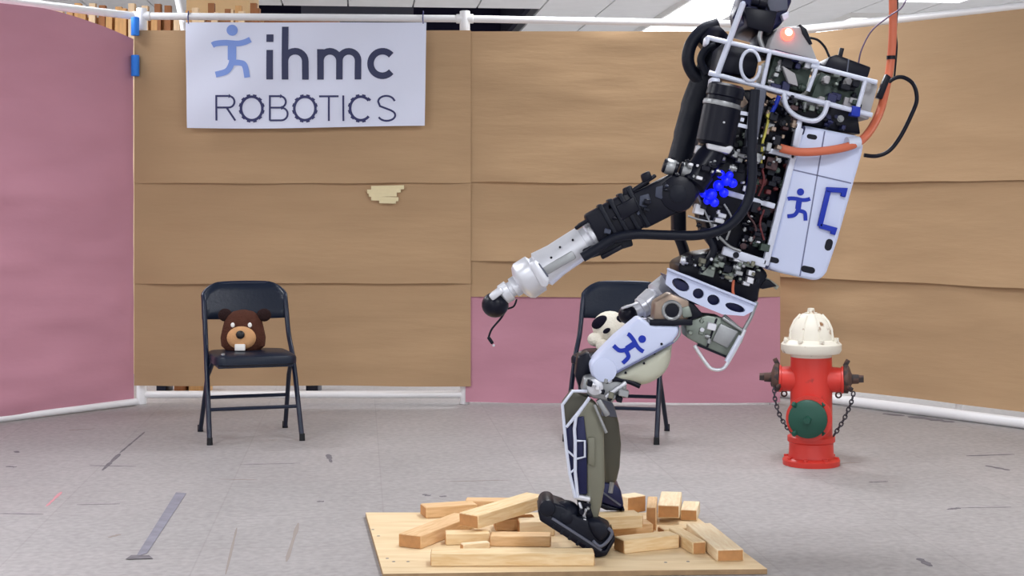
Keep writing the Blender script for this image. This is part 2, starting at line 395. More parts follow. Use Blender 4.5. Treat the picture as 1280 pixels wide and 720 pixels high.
for sx in (-.6, .6):
    for sy in (-.22, .22): MB().box((c.x+.25+sx, 11.1+sy, 1.22), (.04,.04,2.44)).build('upright', 'chair', sh)
for z in (.12, .85, 1.6, 2.442): MB().box((c.x+.25, 11.1, z), (1.24,.5,.05)).build('shelf_board', 'timber2', sh)
# odd pieces low behind the paper, seen through the gap above the bottom pipe
for k, (x0, x1, m, lb) in enumerate(((200,212,'chair','short black post on the floor behind the paper wall'), (240,262,'timber','light wooden crate low behind the paper wall'), (222,236,'timber2','reddish wooden offcut low behind the paper wall'), (385,400,'chair','dark metal bracket low behind the paper wall'))):
    a, b = P(x0,500,9.35), P(x1,500,9.35)
    mb = MB().box(((a.x+b.x)/2, 9.35, .09), (b.x-a.x, .2, .18)); mb.box(((a.x+b.x)/2, 9.35, .19), ((b.x-a.x)*.8, .16, .02))
    tag(mb.build('wooden_offcut' if 'wood' in lb else 'metal_bracket', m, None, .004), lb, 'offcut' if 'wood' in lb else 'bracket')

# ------------------------------------------------------------------ paper screens on white pipe frames
DB = 8.72
A0, A1 = P(168,500,DB), P(588.5,500,DB)
B0, B1 = P(582,500,DB+.012), P(975,500,DB+.012)
RW0, RW1 = Vector((1.525, 9.25, 0)), Vector((3.95, 6.19, 0))
LW0, LW1 = Vector((-2.175, 8.72, 0)), Vector((-3.9, 6.55, 0))
def sheet(parent, p, q, ztop, zbot, m, n, seed, top=None, side=0.0, bulge=.02, amp=.012, name='paper_sheet'):
    """hanging sheet of paper from p to q; n points to the viewer; its lower edge stands a little proud"""
    w = (Vector((q.x,q.y,0))-Vector((p.x,p.y,0))).length; nx = max(12, int(w/.04)); nz = max(10, int((ztop-zbot)/.03))
    v = []; f = []
    for i in range(nx+1):
        s = i/nx
        zt = top(s) if top else ztop
        for j in range(nz+1):
            t = j/nz; z = zt+(zbot-zt)*t
            if j == nz: z += .008*noise.noise(Vector((s*w*2.2, seed*3.1, 0)))
            b = p.lerp(q, s); b.z = z
            off = bulge*t**3 + amp*noise.noise(Vector((s*w*.9, seed*7.3, z*4.5))) + amp*.5*noise.noise(Vector((s*w*3, seed*1.7, z*11)))
            e = min(s, 1-s)*w
            off *= min(1, .15+e/.2)
            v.append(b+n*(off+.004))
    for i in range(nx):
        for j in range(nz): f.append((i*(nz+1)+j, (i+1)*(nz+1)+j, (i+1)*(nz+1)+j+1, i*(nz+1)+j+1))
    k = len(v)                                          # paper thickness
    v2 = [x-n*.0015 for x in v]
    ff = f+[tuple(reversed([a+k for a in q])) for q in f]
    return MB().add(v+v2, ff).build(name, m, parent, smooth=True)
nb = Vector((0,-1,0))
zpx = lambda y, d=DB: H-(y-HOR)/F*d
def normal(p, q):
    d = (q-p).normalized(); n = Vector((d.y, -d.x, 0))
    return n if n.y < 0 else -n
def screen(name, p, q, label): return empty(name, (p+q)/2*Vector((1,1,0)) if False else Vector(((p.x+q.x)/2, (p.y+q.y)/2, 0)), label, 'paper screen')
s1 = screen('paper_screen', A0, A1, 'brown kraft paper screen behind the banner and the plush beaver chair')
sheet(s1, A0, A1, zpx(38), zpx(229), 'kraft', nb, 1)
sheet(s1, A0, A1, zpx(222), zpx(354), 'kraft', nb, 2)
sheet(s1, A0, A1, zpx(347), zpx(482), 'kraft', nb, 3, bulge=.01)
s2 = screen('paper_screen', B0, B1, 'brown kraft paper screen with a pink lower strip behind the robot')
sheet(s2, B0, B1, zpx(39), zpx(228), 'kraft', nb, 4)
sheet(s2, B0, B1, zpx(221), zpx(327), 'kraft', nb, 5)
sheet(s2, B0, B1, zpx(320), zpx(371), 'kraft', nb, 6, bulge=.012)
sheet(s2, B0, B1, zpx(366), .015, 'pink', nb, 7, bulge=.012)
s3 = screen('paper_screen', RW0, RW1, 'brown kraft paper screen angled behind the fire hydrant')
nr = normal(RW0, RW1)
for k, (zt, zb) in enumerate(((2.16, 1.275), (1.31, .72), (.76, .082))): sheet(s3, RW0, RW1, zt, zb, 'kraft', nr, 10+k, bulge=.022 if k < 2 else .008)
s4 = screen('paper_screen', LW0, LW1, 'pink paper screen with a sagging top corner, angled beside the banner')
nl = normal(LW0, LW1); WL = (LW1-LW0).length
def ltop(s):
    e = s*WL
    return 2.215-.115*max(0, 1-e/.62)**1.4
sheet(s4, LW0, LW1, 2.2, .03, 'pink', nl, 20, top=ltop, bulge=.03, amp=.03)

pr = .021
def pipe(parent, a, b, r=pr, name='pipe'): return MB().tube([a, b], r, 14).build(name, 'pvc', parent)
def fitting(parent, c, ax, L=.11, r=.03): return MB().tube([c-ax*L/2, c+ax*L/2], r, 16).build('pipe_fitting', 'pvc', parent, .004)
X, Z = Vector((1,0,0)), Vector((0,0,1))
DP = DB+.05
fr = empty('pipe_frame', Vector((A0.x, DP, 0)), 'white plastic pipe frame carrying the middle paper screens and banner', 'pipe frame')
T0, T1, T2 = P(168,20,DP), P(583,23.5,DP), P(967,31,DP)
pipe(fr, T0, T1); pipe(fr, T1, T2)
for px, t in ((177, T0), (581, T1), (967, T2)):
    q = P(px, 500, DP); pipe(fr, Vector((q.x, DP, .0)), Vector((q.x, DP, t.z)), .02)
    fitting(fr, Vector((q.x, DP, .075)), Z, .15, .029); 
    fitting(fr, Vector((q.x, DP, t.z-.02)), Z, .13, .03); fitting(fr, Vector((q.x, DP, t.z)), X, .1, .027)
pipe(fr, Vector((P(177,0,DP).x, DP, .055)), Vector((P(581,0,DP).x, DP, .055)))
pipe(fr, Vector((P(581,0,DP).x, DP+.03, .055)), Vector((P(967,0,DP).x, DP+.03, .055)))
frr = empty('pipe_frame', RW1, 'white plastic pipe frame holding the kraft paper behind the fire hydrant', 'pipe frame')
bk = -nr*.05
pipe(frr, RW0+bk+Z*2.2, RW1+bk+Z*2.15, .024)
pipe(frr, RW0+nr*.05+Z*.03, RW1+nr*.05+Z*.03, .028)
pipe(frr, RW0-nr*.42+Z*2.19, RW1-nr*.42+Z*2.27, .02)
for s in (.35, .98): q = RW0.lerp(RW1, s)+bk; pipe(frr, q, q+Z*2.15, .02)
frl = empty('pipe_frame', LW1, 'white plastic pipe frame holding the pink paper screen', 'pipe frame')
bk = -nl*.04
pipe(frl, Vector((T0.x, DP, T0.z)), LW1+bk+Z*2.235, .022)
pipe(frl, LW0+nl*.03+Z*.022, LW1+nl*.03+Z*.022, .02)
q = LW1+bk; pipe(frl, q, q+Z*2.235, .02)
# loose pipe leaning behind the banner
tag(MB().tube([P(216,-30,9.3), P(229,30,8.95), P(240,120,8.95)], .02, 12).build('leaning_pipe', 'pvc'), 'short white pipe sticking up behind the corner of the banner', 'pipe')
# blue tape wraps on the corner post
for y, lb, hgt in ((33, 'strip of blue tape around the pipe joint at the top', .105), (82, 'strip of blue tape on the paper edge below the joint', .12)):
    c = P(169, y, DB-.03)
    tag(MB().tube([c-Z*hgt/2, c+Z*hgt/2], .024, 12).build('blue_tape', 'tape_blue', None, .004), lb, 'tape')
# crossed masking tape strips on the kraft paper
mc = P(481, 243, DB-.03); mt = empty('masking_tape_patch', mc, 'patch of cream masking tape strips stuck on the kraft paper', 'tape')
for k, (x0, x1, y, s) in enumerate(((464,505,235,-1), (459,501,239.5,-1.5), (461,496,243.5,-.5), (464,498,248,1), (474,495,251.5,.5))):
    a, b = P(x0, y, DB-.034-.001*k), P(x1, y+s, DB-.034-.001*k)
    MB().bar(a, b, .0012, .023).build('tape_strip', 'masking', mt, smooth=False)

# ------------------------------------------------------------------ banner
DBN = 8.66
bl, brx, bt, bb = 232, 533, 28, 160
def bsurf(px, py):                                        # banner cloth: gentle folds, real depth
    s = (px-bl)/(brx-bl); t = (py-bt)/(bb-bt)
    y = DBN - .012*math.sin(t*2.6)*(.6+.4*math.cos(s*6)) - .006*math.sin((s*1.4+t*.9)*9)*(1-t*.4)
    p = P(px, py, DBN); return Vector((p.x, y, p.z))
ban = empty('banner', P((bl+brx)/2, bb, DBN), 'white vinyl banner with navy lettering and a blue running figure', 'banner')
v = []; f = []; nx, nz = 60, 30
for i in range(nx+1):
    for j in range(nz+1):
        s, t = i/nx, j/nz
        v.append(bsurf(bl+(brx-bl)*s + (2.2*t if s == 0 else 0)-(2*t if s == 1 else 0), bt+(bb-bt)*t - (1.6*s*t) + 1.2*t*math.sin(s*5)))
for i in range(nx):
    for j in range(nz): f.append((i*(nz+1)+j, (i+1)*(nz+1)+j, (i+1)*(nz+1)+j+1, i*(nz+1)+j+1))
k = len(v); f2 = [tuple(reversed([a+k for a in q])) for q in f]
MB().add(v+[x+Vector((0,.002,0)) for x in v], f+f2).build('banner_cloth', 'banner', ban)
K = 340/1280
def bp(x, y): return bsurf(220+x*K, 10+y*K)+Vector((0,-.0015,0))
def densify(pts, step=12):
    out = []
    for a, b in zip(pts, pts[1:]):
        n = max(1, int(math.hypot(b[0]-a[0], b[1]-a[1])/step))
        for i in range(n): out.append((a[0]+(b[0]-a[0])*i/n, a[1]+(b[1]-a[1])*i/n))
    return out+[pts[-1]]
def flat_ribbon(mb, pts, w, fn, closed=False):             # stroke drawn in the banner's own 2-D, then laid on the cloth
    q = [Vector((a, b, 0)) for a, b in pts]
    t = MB().ribbon(q, w, (0,0,1), closed)
    base = len(mb.v); mb.v += [fn(p.x, p.y)+Vector((0,-.0012*(1-p.z),0)) for p in t.v]; mb.f += [tuple(i+base for i in g) for g in t.f]
def glyph(name, strokes, m, w=None):
    mb = MB()
    for st in strokes: flat_ribbon(mb, densify(st[0]), st[1] if len(st) > 1 else w, bp, len(st) > 2)
    return mb.build(name, m, ban, smooth=False)
W1 = 31
glyph('letter_i', [([(442,198),(442,337)],W1), ([(442,124),(442,160)],33)], 'ink_navy')
def arch(x0, x1, top, bot): 
    r = (x1-x0)/2
    return [(x0, top+r)]+[(x0+r-r*math.cos(math.radians(a)), top+r-r*.98*math.sin(math.radians(a))) for a in range(15, 180, 15)]+[(x1, top+r), (x1, bot)]
glyph('letter_h', [([(514,88),(514,337)],W1), (arch(514,609,203,337),W1)], 'ink_navy')
glyph('letter_m', [([(680,194),(680,337)],W1), (arch(680,769,203,337),W1), (arch(769,857,203,337),W1)], 'ink_navy')
glyph('letter_c', [(arc(972,262,56,58,-42,-318,26),W1)], 'ink_navy')
W2 = 9
glyph('letter_r', [([(192,530),(192,415),(250,415)],W2), ([(250,415)]+arc(250,442,27,27,-90,90,10)+[(192,469)],W2), ([(240,469),(280,530)],W2)], 'ink_thin')
def gear(cx, a0=0, a1=360):
    st = [(arc(cx,473,50,55,a0,a1,36), 12)]
    for a in range(0, 360, 30):
        if a0+360 > 360 and not (a0-4 <= a <= a1+4): continue
        c, s = math.cos(math.radians(a+15)), math.sin(math.radians(a+15))
        st.append(([(cx+50*c, 473+55*s), (cx+60*c, 473+67*s)], 17))
    return st
glyph('letter_o', gear(357), 'ink_thin')
glyph('letter_b', [([(442,530),(442,415),(490,415)]+arc(490,442,27,27,-90,90,10)+[(442,469)],W2), ([(442,469),(496,469)]+arc(496,499,30,30,-90,90,10)+[(442,529)],W2)], 'ink_thin')
glyph('letter_o', gear(607), 'ink_thin')
glyph('letter_t', [([(674,416),(766,416)],W2), ([(720,416),(720,532)],W2)], 'ink_thin')
glyph('letter_i', [([(788,412),(788,532)],W2)], 'ink_thin')
glyph('letter_c', gear(870, 42, 318), 'ink_thin')
glyph('letter_s', [([(1030,438)]+arc(990,441,38,27,-20,-180,12)+[(960,462),(1012,482)]+arc(992,505,40,26,-40,160,14),W2)], 'ink_thin')

def man_strokes():
    cr = lambda p, n=6: [(q.x, q.y) for q in smooth_path([Vector((a,b,0)) for a,b in p], n)]
    return [(cr([(172,176),(190,168),(235,164),(290,167),(325,160),(350,148)]),27), ([(264,160),(264,245)],40),
            (cr([(264,235),(262,262),(240,298),(188,314)]),28), (cr([(255,258),(300,258),(325,272),(337,328)]),27)]
def disc(cx, cy, r, n=24): return [(cx+r*math.cos(2*math.pi*i/n), cy+r*math.sin(2*math.pi*i/n)) for i in range(n)]
mb = MB()
for pts, w in man_strokes(): flat_ribbon(mb, densify(pts), w, bp)
mb.prism([bp(*q) for q in disc(265,105,26)], (0,-.0012,0))
mb.build('running_figure', 'ink_blue', ban, smooth=False)
for px in (235.5, 529): MB().tube(smooth_path([P(px,29,DBN-.005), P(px-.5,22,DP-.027), P(px,16,DP-.02), P(px,14,DP+.01)]), .0035, 6).build('tie_string', 'ink_thin', ban)

# ------------------------------------------------------------------ folding chairs (built about their own origin, front towards -y)
def make_chair():
    r = empty('folding_chair', (0,0,0)); w = .205; tr_ = .0125
    FF, RF = -.21, .235                                   # y of front and rear feet
    # two side legs run from the front foot up to the top and over as the back hoop
    top = .748; yb = .225
    def side(s): return [(s*.222, FF, .012), (s*.214, -.02, .36), (s*.207, .09, .50), (s*w, .17, .66)]
    hoop = side(-1)+[(-w+.004,.205,.70), (-w+.05,yb,top-.012), (-.09,yb+.006,top), (.09,yb+.006,top), (w-.05,yb,top-.012), (w-.004,.205,.70)]+side(1)[::-1]
    MB().tube(smooth_path(hoop, 5), tr_, 10).build('back_frame', 'chair', r)
    for s in (-1, 1):
        MB().tube([(s*.215, RF, .012), (s*.202, .05, .30), (s*.190, -.10, .395)], tr_*.92, 10).build('leg', 'chair', r)
        for (x, y) in ((s*.222, FF-.004), (s*.215, RF+.006)): MB().cyl((x, y, 0), (x, y+.003, .035), .0145, .0135, 12).build('rubber_foot', 'foot', r)
        MB().bar((s*.2, -.02, .372), (s*.2, .13, .372), .006, .03).build('hinge_plate', 'chair', r)
    fx = lambda z: FF+(z-.012)/(.348)*(-.02-FF)
    MB().tube([(-.217, fx(.158), .158), (.217, fx(.158), .158)], .009, 8).build('crossbar', 'chair', r)
    MB().tube([(-.208, RF-.112, .186), (.208, RF-.112, .186)], .009, 8).build('crossbar', 'chair', r)
    # padded seat: rounded plan, domed top
    def rr(hx, y0, y1, rad, n=6):
        pts = []
        for cx, cy, a in ((hx-rad,y1-rad,0), (-hx+rad,y1-rad,90), (-hx+rad,y0+rad,180), (hx-rad,y0+rad,270)):
            for i in range(n+1): q = math.radians(a+90*i/n); pts.append((cx+rad*math.cos(q), cy+rad*math.sin(q)))
        return pts
    v = []; f = []; rings = ((.93,.372),(1,.38),(1,.405),(.975,.416),(.9,.423),(.6,.43),(.2,.432)); n = 28
    for sc, z in rings:
        for x, y in rr(.2, -.235, .16, .06): v.append((x*sc, -.03+(y+.03)*sc, z))
    n = len(rr(.2,-.235,.16,.06))
    for i in range(len(rings)-1):
        for j in range(n): f.append((i*n+j, i*n+(j+1) % n, (i+1)*n+(j+1) % n, (i+1)*n+j))
    f.append(tuple(range(n-1,-1,-1))); f.append(tuple((len(rings)-1)*n+j for j in range(n)))
    seat = MB().add(v, f).build('seat', 'vinyl', r)
    MB().box((0,-.03,.368), (.36,.36,.012)).build('seat_pan', 'chair', seat)
    MB().cyl((-.155,-.175,.418), (-.155,-.177,.432), .012, .009, 10).build('rivet', 'dull', seat)
    # padded backrest: curved in plan, rounded upper corners
    v = []; f = []; nx, nz = 20, 8
    for side_ in (0, 1):
        for i in range(nx+1):
            s = -1+2*i/nx; x = s*.217
            zt = .757-.105*max(0, abs(s)-.62)**1.6*3.6; zb = .568+.006*abs(s)
            for j in range(nz+1):
                t = j/nz; z = zb+(zt-zb)*t; e = min(1, min(t, 1-t)*5, (1-abs(s))*9+.0); puff = .017*math.sqrt(max(0, 1-(1-e)**2))
                y = .152+(z-.568)*.33+.022*(1-s*s) + (-.004-puff if side_ == 0 else .006)
                v.append((x, y, z))
    N = (nx+1)*(nz+1); idx = lambda k, i, j: k*N+i*(nz+1)+j
    for i in range(nx):
        for j in range(nz):
            f.append((idx(0,i,j), idx(0,i+1,j), idx(0,i+1,j+1), idx(0,i,j+1))); f.append((idx(1,i,j+1), idx(1,i+1,j+1), idx(1,i+1,j), idx(1,i,j)))
    for i in range(nx):
        f.append((idx(1,i,0), idx(1,i+1,0), idx(0,i+1,0), idx(0,i,0))); f.append((idx(0,i,nz), idx(0,i+1,nz), idx(1,i+1,nz), idx(1,i,nz)))
    for j in range(nz):
        f.append((idx(0,0,j), idx(0,0,j+1), idx(1,0,j+1), idx(1,0,j))); f.append((idx(1,nx,j), idx(1,nx,j+1), idx(0,nx,j+1), idx(0,nx,j)))
    MB().add(v, f).build('backrest', 'vinyl', r)
    return r
ch1 = make_chair(); ch1.location = (-1.298, 7.53, 0); ch1.rotation_euler = (0,0,math.radians(18))
tag(ch1, 'black folding chair with the brown plush beaver on its seat', 'chair', 'black folding chairs')
ch2 = copy_tree(ch1); ch2.location = (.523, 7.53, 0); ch2.rotation_euler = (0,0,math.radians(-13))
tag(ch2, 'black folding chair behind the robot, holding the white plush toy', 'chair', 'black folding chairs')

# plush beaver on the first chair
sy = 7.52
bc = Vector((P(304,440,sy).x, sy, .431))
bv = empty('plush_beaver', bc, 'brown plush beaver with tan muzzle and white tooth, sitting on folding chair', 'plush toy')
bd = MB().lathe(bc, (0,0,1), [(0,.085),(.02,.108),(.06,.112),(.10,.104),(.14,.094),(.17,.078),(.19,.048),(.198,.012)], 28, up=Vector((1,0,.01)), sq=.68).build('body', 'fur', bv)
RY = lambda a: Matrix.Rotation(math.radians(a), 3, 'Y')
for s in (-1, 1): 
    e = MB().ball(bc+Vector((s*.096+.008, -.005, .172)), .036, (1,.55,.9)).build('ear', 'fur_d', bv)
    MB().ball(bc+Vector((s*.042+.004, -.076, .128)), .011, (.9,.5,1.1)).build('eye', 'tooth', bv)
mz = MB().ball(bc+Vector((.003,-.066,.064)), .072, (1,.42,.8), 24).build('muzzle', 'muzzle', bv)
MB().ball(bc+Vector((.003,-.099,.082)), .022, (1,.5,.95)).build('nose', 'nose', mz)
MB().box(bc+Vector((.001,-.094,.02)), (.052,.012,.032)).build('tooth', 'tooth', mz, .004)
# plush with black patches on the second chair
sc_ = Vector((P(764,425,7.48).x, 7.50, .431))
pd = empty('plush_toy', sc_, 'white plush toy with black patches, slumped on chair behind robot thigh', 'plush toy')
MB().ball(sc_+Vector((.03,.05,.075)), .09, (1,.85,.85), 20).build('body', 'fur_w', pd)
hc = sc_+Vector((-.005,-.015,.115))
hd = MB().ball(hc, .088, (1,.9,.9), 22).build('head', 'fur_w', pd)
MB().ball(hc+Vector((-.072,-.03,-.058)), .042, (1,1,.85), 16).build('muzzle', 'fur_w', hd)
MB().ball(hc+Vector((-.055,-.052,.028)), .044, (1.0,.6,.62), 16, RY(-35)).build('eye_patch', 'fur_b', hd)
MB().ball(hc+Vector((-.022,-.079,-.012)), .02, (1,.3,.6), 14, RY(-30)).build('spot', 'fur_b', hd)
MB().ball(hc+Vector((.046,-.058,.046)), .021, (.9,.5,.9), 14).build('spot', 'fur_b', hd)
MB().ball(hc+Vector((.08,.02,.06)), .04, (.6,.8,1), 14, RY(40)).build('ear', 'fur_b', hd)
for s in (-1, 1): MB().tube([sc_+Vector((.02+s*.06,-.02,.04)), sc_+Vector((.02+s*.075,-.1,.03))], [.032,.028], 10).build('paw', 'fur_w', pd, .008)

# ------------------------------------------------------------------ fire hydrant
hx, hy = 1.323, 6.72
hz = lambda py: H-(py-HOR)/F*hy
S = hy/F
hyd = empty('fire_hydrant', (hx,hy,0), 'red fire hydrant with white bonnet and green front cap', 'hydrant')
O = Vector((hx,hy,0))
MB().lathe(O, Z, [(0,.124),(.022,.126),(.03,.118),(.034,.102),(.05,.098),(hz(553),.096),(hz(551),.104),(hz(545),.104),(hz(543),.092),(hz(470),.091),(hz(446),.090)], 40).build('barrel', 'red', hyd)
for k in range(8):
    a = math.radians(22+45*k); c = O+Vector((math.cos(a)*.112, math.sin(a)*.112, .026)); MB().lathe(c, Z, [(0,.011),(.012,.011)], 6).build('base_bolt', 'red', hyd)
MB().lathe(O, Z, [(hz(447),.088),(hz(442),.092),(hz(441),.124),(hz(437),.132),(hz(430),.132),(hz(427),.122),(hz(424),.1),(hz(412),.095),(hz(402),.078),(hz(395),.056),(hz(392),.038)], 40).build('bonnet', 'bonnet', hyd)
for k in range(8):
    a = math.radians(11+45*k); e = Vector((math.cos(a), math.sin(a), 0))
    MB().tube([O+e*.098+Z*hz(424), O+e*.094+Z*hz(412), O+e*.077+Z*hz(402), O+e*.05+Z*hz(394)], .008, 6).build('bonnet_rib', 'bonnet', hyd)
    c = O+e*.117+Z*hz(427); MB().lathe(c, Z, [(0,.012),(.014,.012)], 6).build('bonnet_bolt', 'bonnet', hyd)
MB().lathe(O+Z*hz(393), Z, [(0,.03),(.008,.03),(.01,.018),(.028,.015)], 5).build('operating_nut', 'bonnet', hyd)
zn = hz(474)
for s in (-1, 1):
    ax = Vector((s*.96, -.28*s*.7, 0)).normalized()
    nz_ = MB().lathe(O+Z*zn, ax, [(.05,.062),(.1,.056),(.128,.054),(.130,.06),(.140,.06)], 28).build('side_nozzle', 'red', hyd)
    cp = MB().lathe(O+Z*(zn+.005), ax, [(.138,.058),(.142,.064),(.158,.064),(.165,.052),(.172,.03),(.176,.022),(.205,.02)], 24).build('nozzle_cap', 'rust', hyd)
    MB().lathe(O+Z*(zn+.005), ax, [(.2,.019),(.226,.017)], 5).build('cap_nut', 'rust', cp)
    for q in range(3):
        a = math.radians(90+120*q); u = Vector((0,math.cos(a),math.sin(a)))
        MB().bar(O+Z*(zn+.005)+ax*.145+u*.055, O+Z*(zn+.005)+ax*.16+u*.084, .014, .02).build('cap_lug', 'rust', cp, .003)
    MB().tube([O+Z*(zn-.055)+ax*.118+Vector((.012*math.cos(t*.628),0,.012*math.sin(t*.628)-.012)) for t in range(10)], .004, 6, True).build('chain_eye', 'rust', hyd)
zs = hz(518)
ax = Vector((-.27, -1, 0)).normalized()
MB().lathe(O+Z*zs, ax, [(.05,.094),(.1,.092),(.125,.09),(.128,.099),(.142,.099)], 36).build('front_nozzle', 'red', hyd)
cp = MB().lathe(O+Z*zs+Vector((-.004,0,0)), ax, [(.14,.08),(.142,.083),(.162,.083),(.168,.077),(.174,.05),(.178,.026),(.18,.018)], 36).build('front_cap', 'hgreen', hyd)
MB().lathe(O+Z*zs+Vector((-.004,0,0)), ax, [(.178,.019),(.208,.016)], 5).build('cap_nut', 'hgreen', cp)
for q in range(4):
    a = math.radians(45+90*q); u = Vector((math.cos(a),0,math.sin(a)))
    MB().bar(O+Z*zs+ax*.145+u*.078, O+Z*zs+ax*.158+u*.096, .016, .02).build('cap_lug', 'hgreen', cp, .003)
def chain(pts, parent, link=.024):
    path = smooth_path(pts, 12); mb = MB(); L = [0]
    for a, b in zip(path, path[1:]): L.append(L[-1]+(b-a).length)
    n = int(L[-1]/(link*.72)); 
    for k in range(n):
        t = (k+.5)*L[-1]/n; i = max(j for j in range(len(L)-1) if L[j] <= t); c = path[i].lerp(path[i+1], (t-L[i])/max(1e-6, L[i+1]-L[i]))
        a, u, w = frame(path[i+1]-path[i], Vector((0,1,0))); u = u if k % 2 else w
        mb.tube([c+a*link/2*math.cos(q*math.pi/4)+u*.008*math.sin(q*math.pi/4) for q in range(8)], .0032, 5, True)
    return mb.build('chain', 'chain', parent)
chain([P(968,486,hy-.02), P(969,500,hy-.03), P(976,522,hy-.05), P(988,540,hy-.1)], hyd)
chain([P(1067,490,hy-.04), P(1064,503,hy-.05), P(1055,524,hy-.06), P(1042,545,hy-.08)], hyd)

# ------------------------------------------------------------------ plywood sheet and timber offcuts
ZB = .018
cor = [G(479,717,ZB), G(959,711,ZB), G(863,640.5,ZB), G(457,640.5,ZB)]
plyc = sum(cor, Vector())/4; plyc.z = 0
plw = empty('plywood_board', plyc, 'flat square plywood board lying on the floor under the robot', 'board')
MB().prism([Vector((p.x,p.y,.0015)) for p in cor], (0,0,ZB-.0025)).build('ply_core', 'ply_edge', plw, smooth=False)
MB().prism([Vector((p.x,p.y,ZB-.001)) for p in cor], (0,0,.001)).build('ply_face', 'ply', plw, smooth=False)
for x, y in ((466,662),(473,670),(484,698),(492,702),(860,702),(832,703),(510,702)):
    p = G(x,y,ZB); MB().lathe(Vector((p.x,p.y,ZB)), Z, [(0,.006),(.0006,.005)], 8).build('knot', 'mark', plw)
def block(a, b, w, h, z, m, lb, za=None, zb=None, name='timber_offcut'):
    """offcut lying from ground point a to b (middle of its underside), w wide, h high; z = height of the underside at each end"""
    za = z if za is None else za; zb = z if zb is None else zb
    p, q = Vector((a[0],a[1],za)), Vector((b[0],b[1],zb)); d = q-p; L = d.length
    e = empty(name, p.lerp(q,.5), lb, 'timber', 'timber offcuts piled on the plywood')
    me = MB().box((0,0,h/2), (L-.002,w,h)).build('offcut', m, None, .0025, 1); ends = [MB().box((s*(L/2-.0005),0,h/2), (.002,w-.006,h-.006)).build('end_grain', 'endgrain', None, smooth=False) for s in (-1,1)]
    yaw = math.atan2(d.y, d.x); pit = -math.asin(d.z/L)
    e.rotation_euler = (0, pit, yaw)
    for o in [me]+ends: o.parent = e
    return e
def g2(px, py, z): p = G(px, py, z); return (p.x, p.y)
HB = .038; WB = .089
def mid(px, py, z, dy):  # the underside's middle, from the visible front bottom edge
    p = G(px, py, z); return (p.x, p.y+dy)
zt1 = ZB+.0005
block(mid(538,708.5,zt1,.04), mid(743,708,zt1,.04), .075, .040, zt1, 'pine', 'long pale offcut lying along the front edge of the plywood')
block(g2(512,685,zt1), (-.165,5.33), .086, .044, zt1, 'pine3', 'offcut at the left of the pile with its orange sawn end to the camera')
block(mid(556,682.5,zt1,.04), mid(612,681.5,zt1,.04), .06, .038, zt1, 'pine', 'short yellow offcut between the long front one and the leaning one')
block(mid(613,683,zt1,.035), mid(689,684,zt1,.04), .075, .034, zt1, 'pine3', 'reddish offcut under the robot foot behind the long front one')
block(g2(577,688,zt1), g2(611,685,zt1), .03, .022, zt1, 'pine2', 'tiny pale wedge in front of the short yellow offcut')
block((-.145,5.085), (.086,5.36), .085, .045, .06, 'pine', 'long offcut leaning on top of the pile, raised towards the robot foot', .066, .083)
block(mid(528,648.5,zt1,.04), mid(593,645,zt1,.05), .08, .040, zt1, 'pine3', 'orange sided offcut at the back of the pile near the plywood corner')
block(mid(582,640,zt1,.03), mid(640,640.5,zt1,.03), .07, .042, zt1, 'pine3', 'offcut at the very back of the pile behind the leaning one')
block(mid(618,664,zt1,.04), mid(668,663,zt1,.04), .08, .040, zt1, 'pine3', 'offcut hidden in shade beneath the leaning one')
block(mid(648,672,zt1,.05), mid(692,671,zt1,.05), .075, .05, zt1, 'pine2', 'pale offcut beside the toe of the robot foot')
block((.285,5.12), (.43,5.155), .09, .044, .0575, 'pine', 'offcut lying on top of another just below the far foot', .058, .058)
block((.31,5.20), (.475,5.23), .085, .038, zt1, 'pine3', 'lower orange offcut beneath the one at the far foot')
block((.347,4.935), (.535,5.02), .07, .044, zt1, 'pine', 'offcut right of the near heel with its brown sawn end showing')
block(g2(796,641,zt1), (.42,5.62), .085, .06, zt1, 'pine2', 'pale offcut pointing away behind the far foot')
block((.552,5.36), (.59,5.62), .076, .045, zt1+.022, 'pine2', 'thick pale offcut pointing away on a flat one at the back', .041, .041)
block(mid(826,667,zt1,.0), mid(858,665,zt1,.0), .06, .02, zt1, 'pine', 'flat thin offcut at the base of the thick pale one')
block((.482,5.26), (.505,5.46), .034, .08, zt1, 'pine3', 'narrow offcut standing on edge with a dark end')
block((.63,5.42), (.66,5.58), .06, .04, zt1, 'pine2', 'small pale offcut at the back corner of the plywood')
block((.690,4.80), (.638,5.20), .086, .038, zt1, 'pine2', 'long offcut near the plywood corner closest to the hydrant')
block((.604,4.90), (.548,5.12), .045, .040, zt1, 'pine', 'narrow offcut lying beside the long one near the corner')

# ------------------------------------------------------------------ the robot
base = G(738, 690, 0); base = Vector((.26, 5.05, ZB))
rob = empty('humanoid_robot', base, 'black, white and silver humanoid robot leaning backwards over the timber pile', 'robot')
pxm = lambda d: d/F                                       # metres in one pixel at distance d
def plate(name, pts, d0, d1, m, parent=rob, bevel=.006, seg=2, holes=()):
    return MB().prism([P(x,y,d0) for x, y in pts], (0,d1-d0,0), [[P(x,y,d0) for x, y in h] for h in holes]).build(name, m, parent, bevel, seg)
def rod(name, pts, d, r, m, parent=rob, smooth=True, n=10, closed=False):   # r in pixels
    q = [P(p[0], p[1], p[2] if len(p) > 2 else d) for p in pts]
    if smooth and len(q) > 2: q = smooth_path(q, 6, closed)
    return MB().tube(q, r*pxm(d), n, closed).build(name, m, parent)
def drum(name, a, b, da, db, prof, m, parent=rob, n=24):   # turned part from pixel a to b; prof (0..1 along, radius px)
    p, q = P(*a, da), P(*b, db); L = (q-p).length
    return MB().lathe(p, q-p, [(t*L, r*pxm((da+db)/2)) for t, r in prof], n).build(name, m, parent)
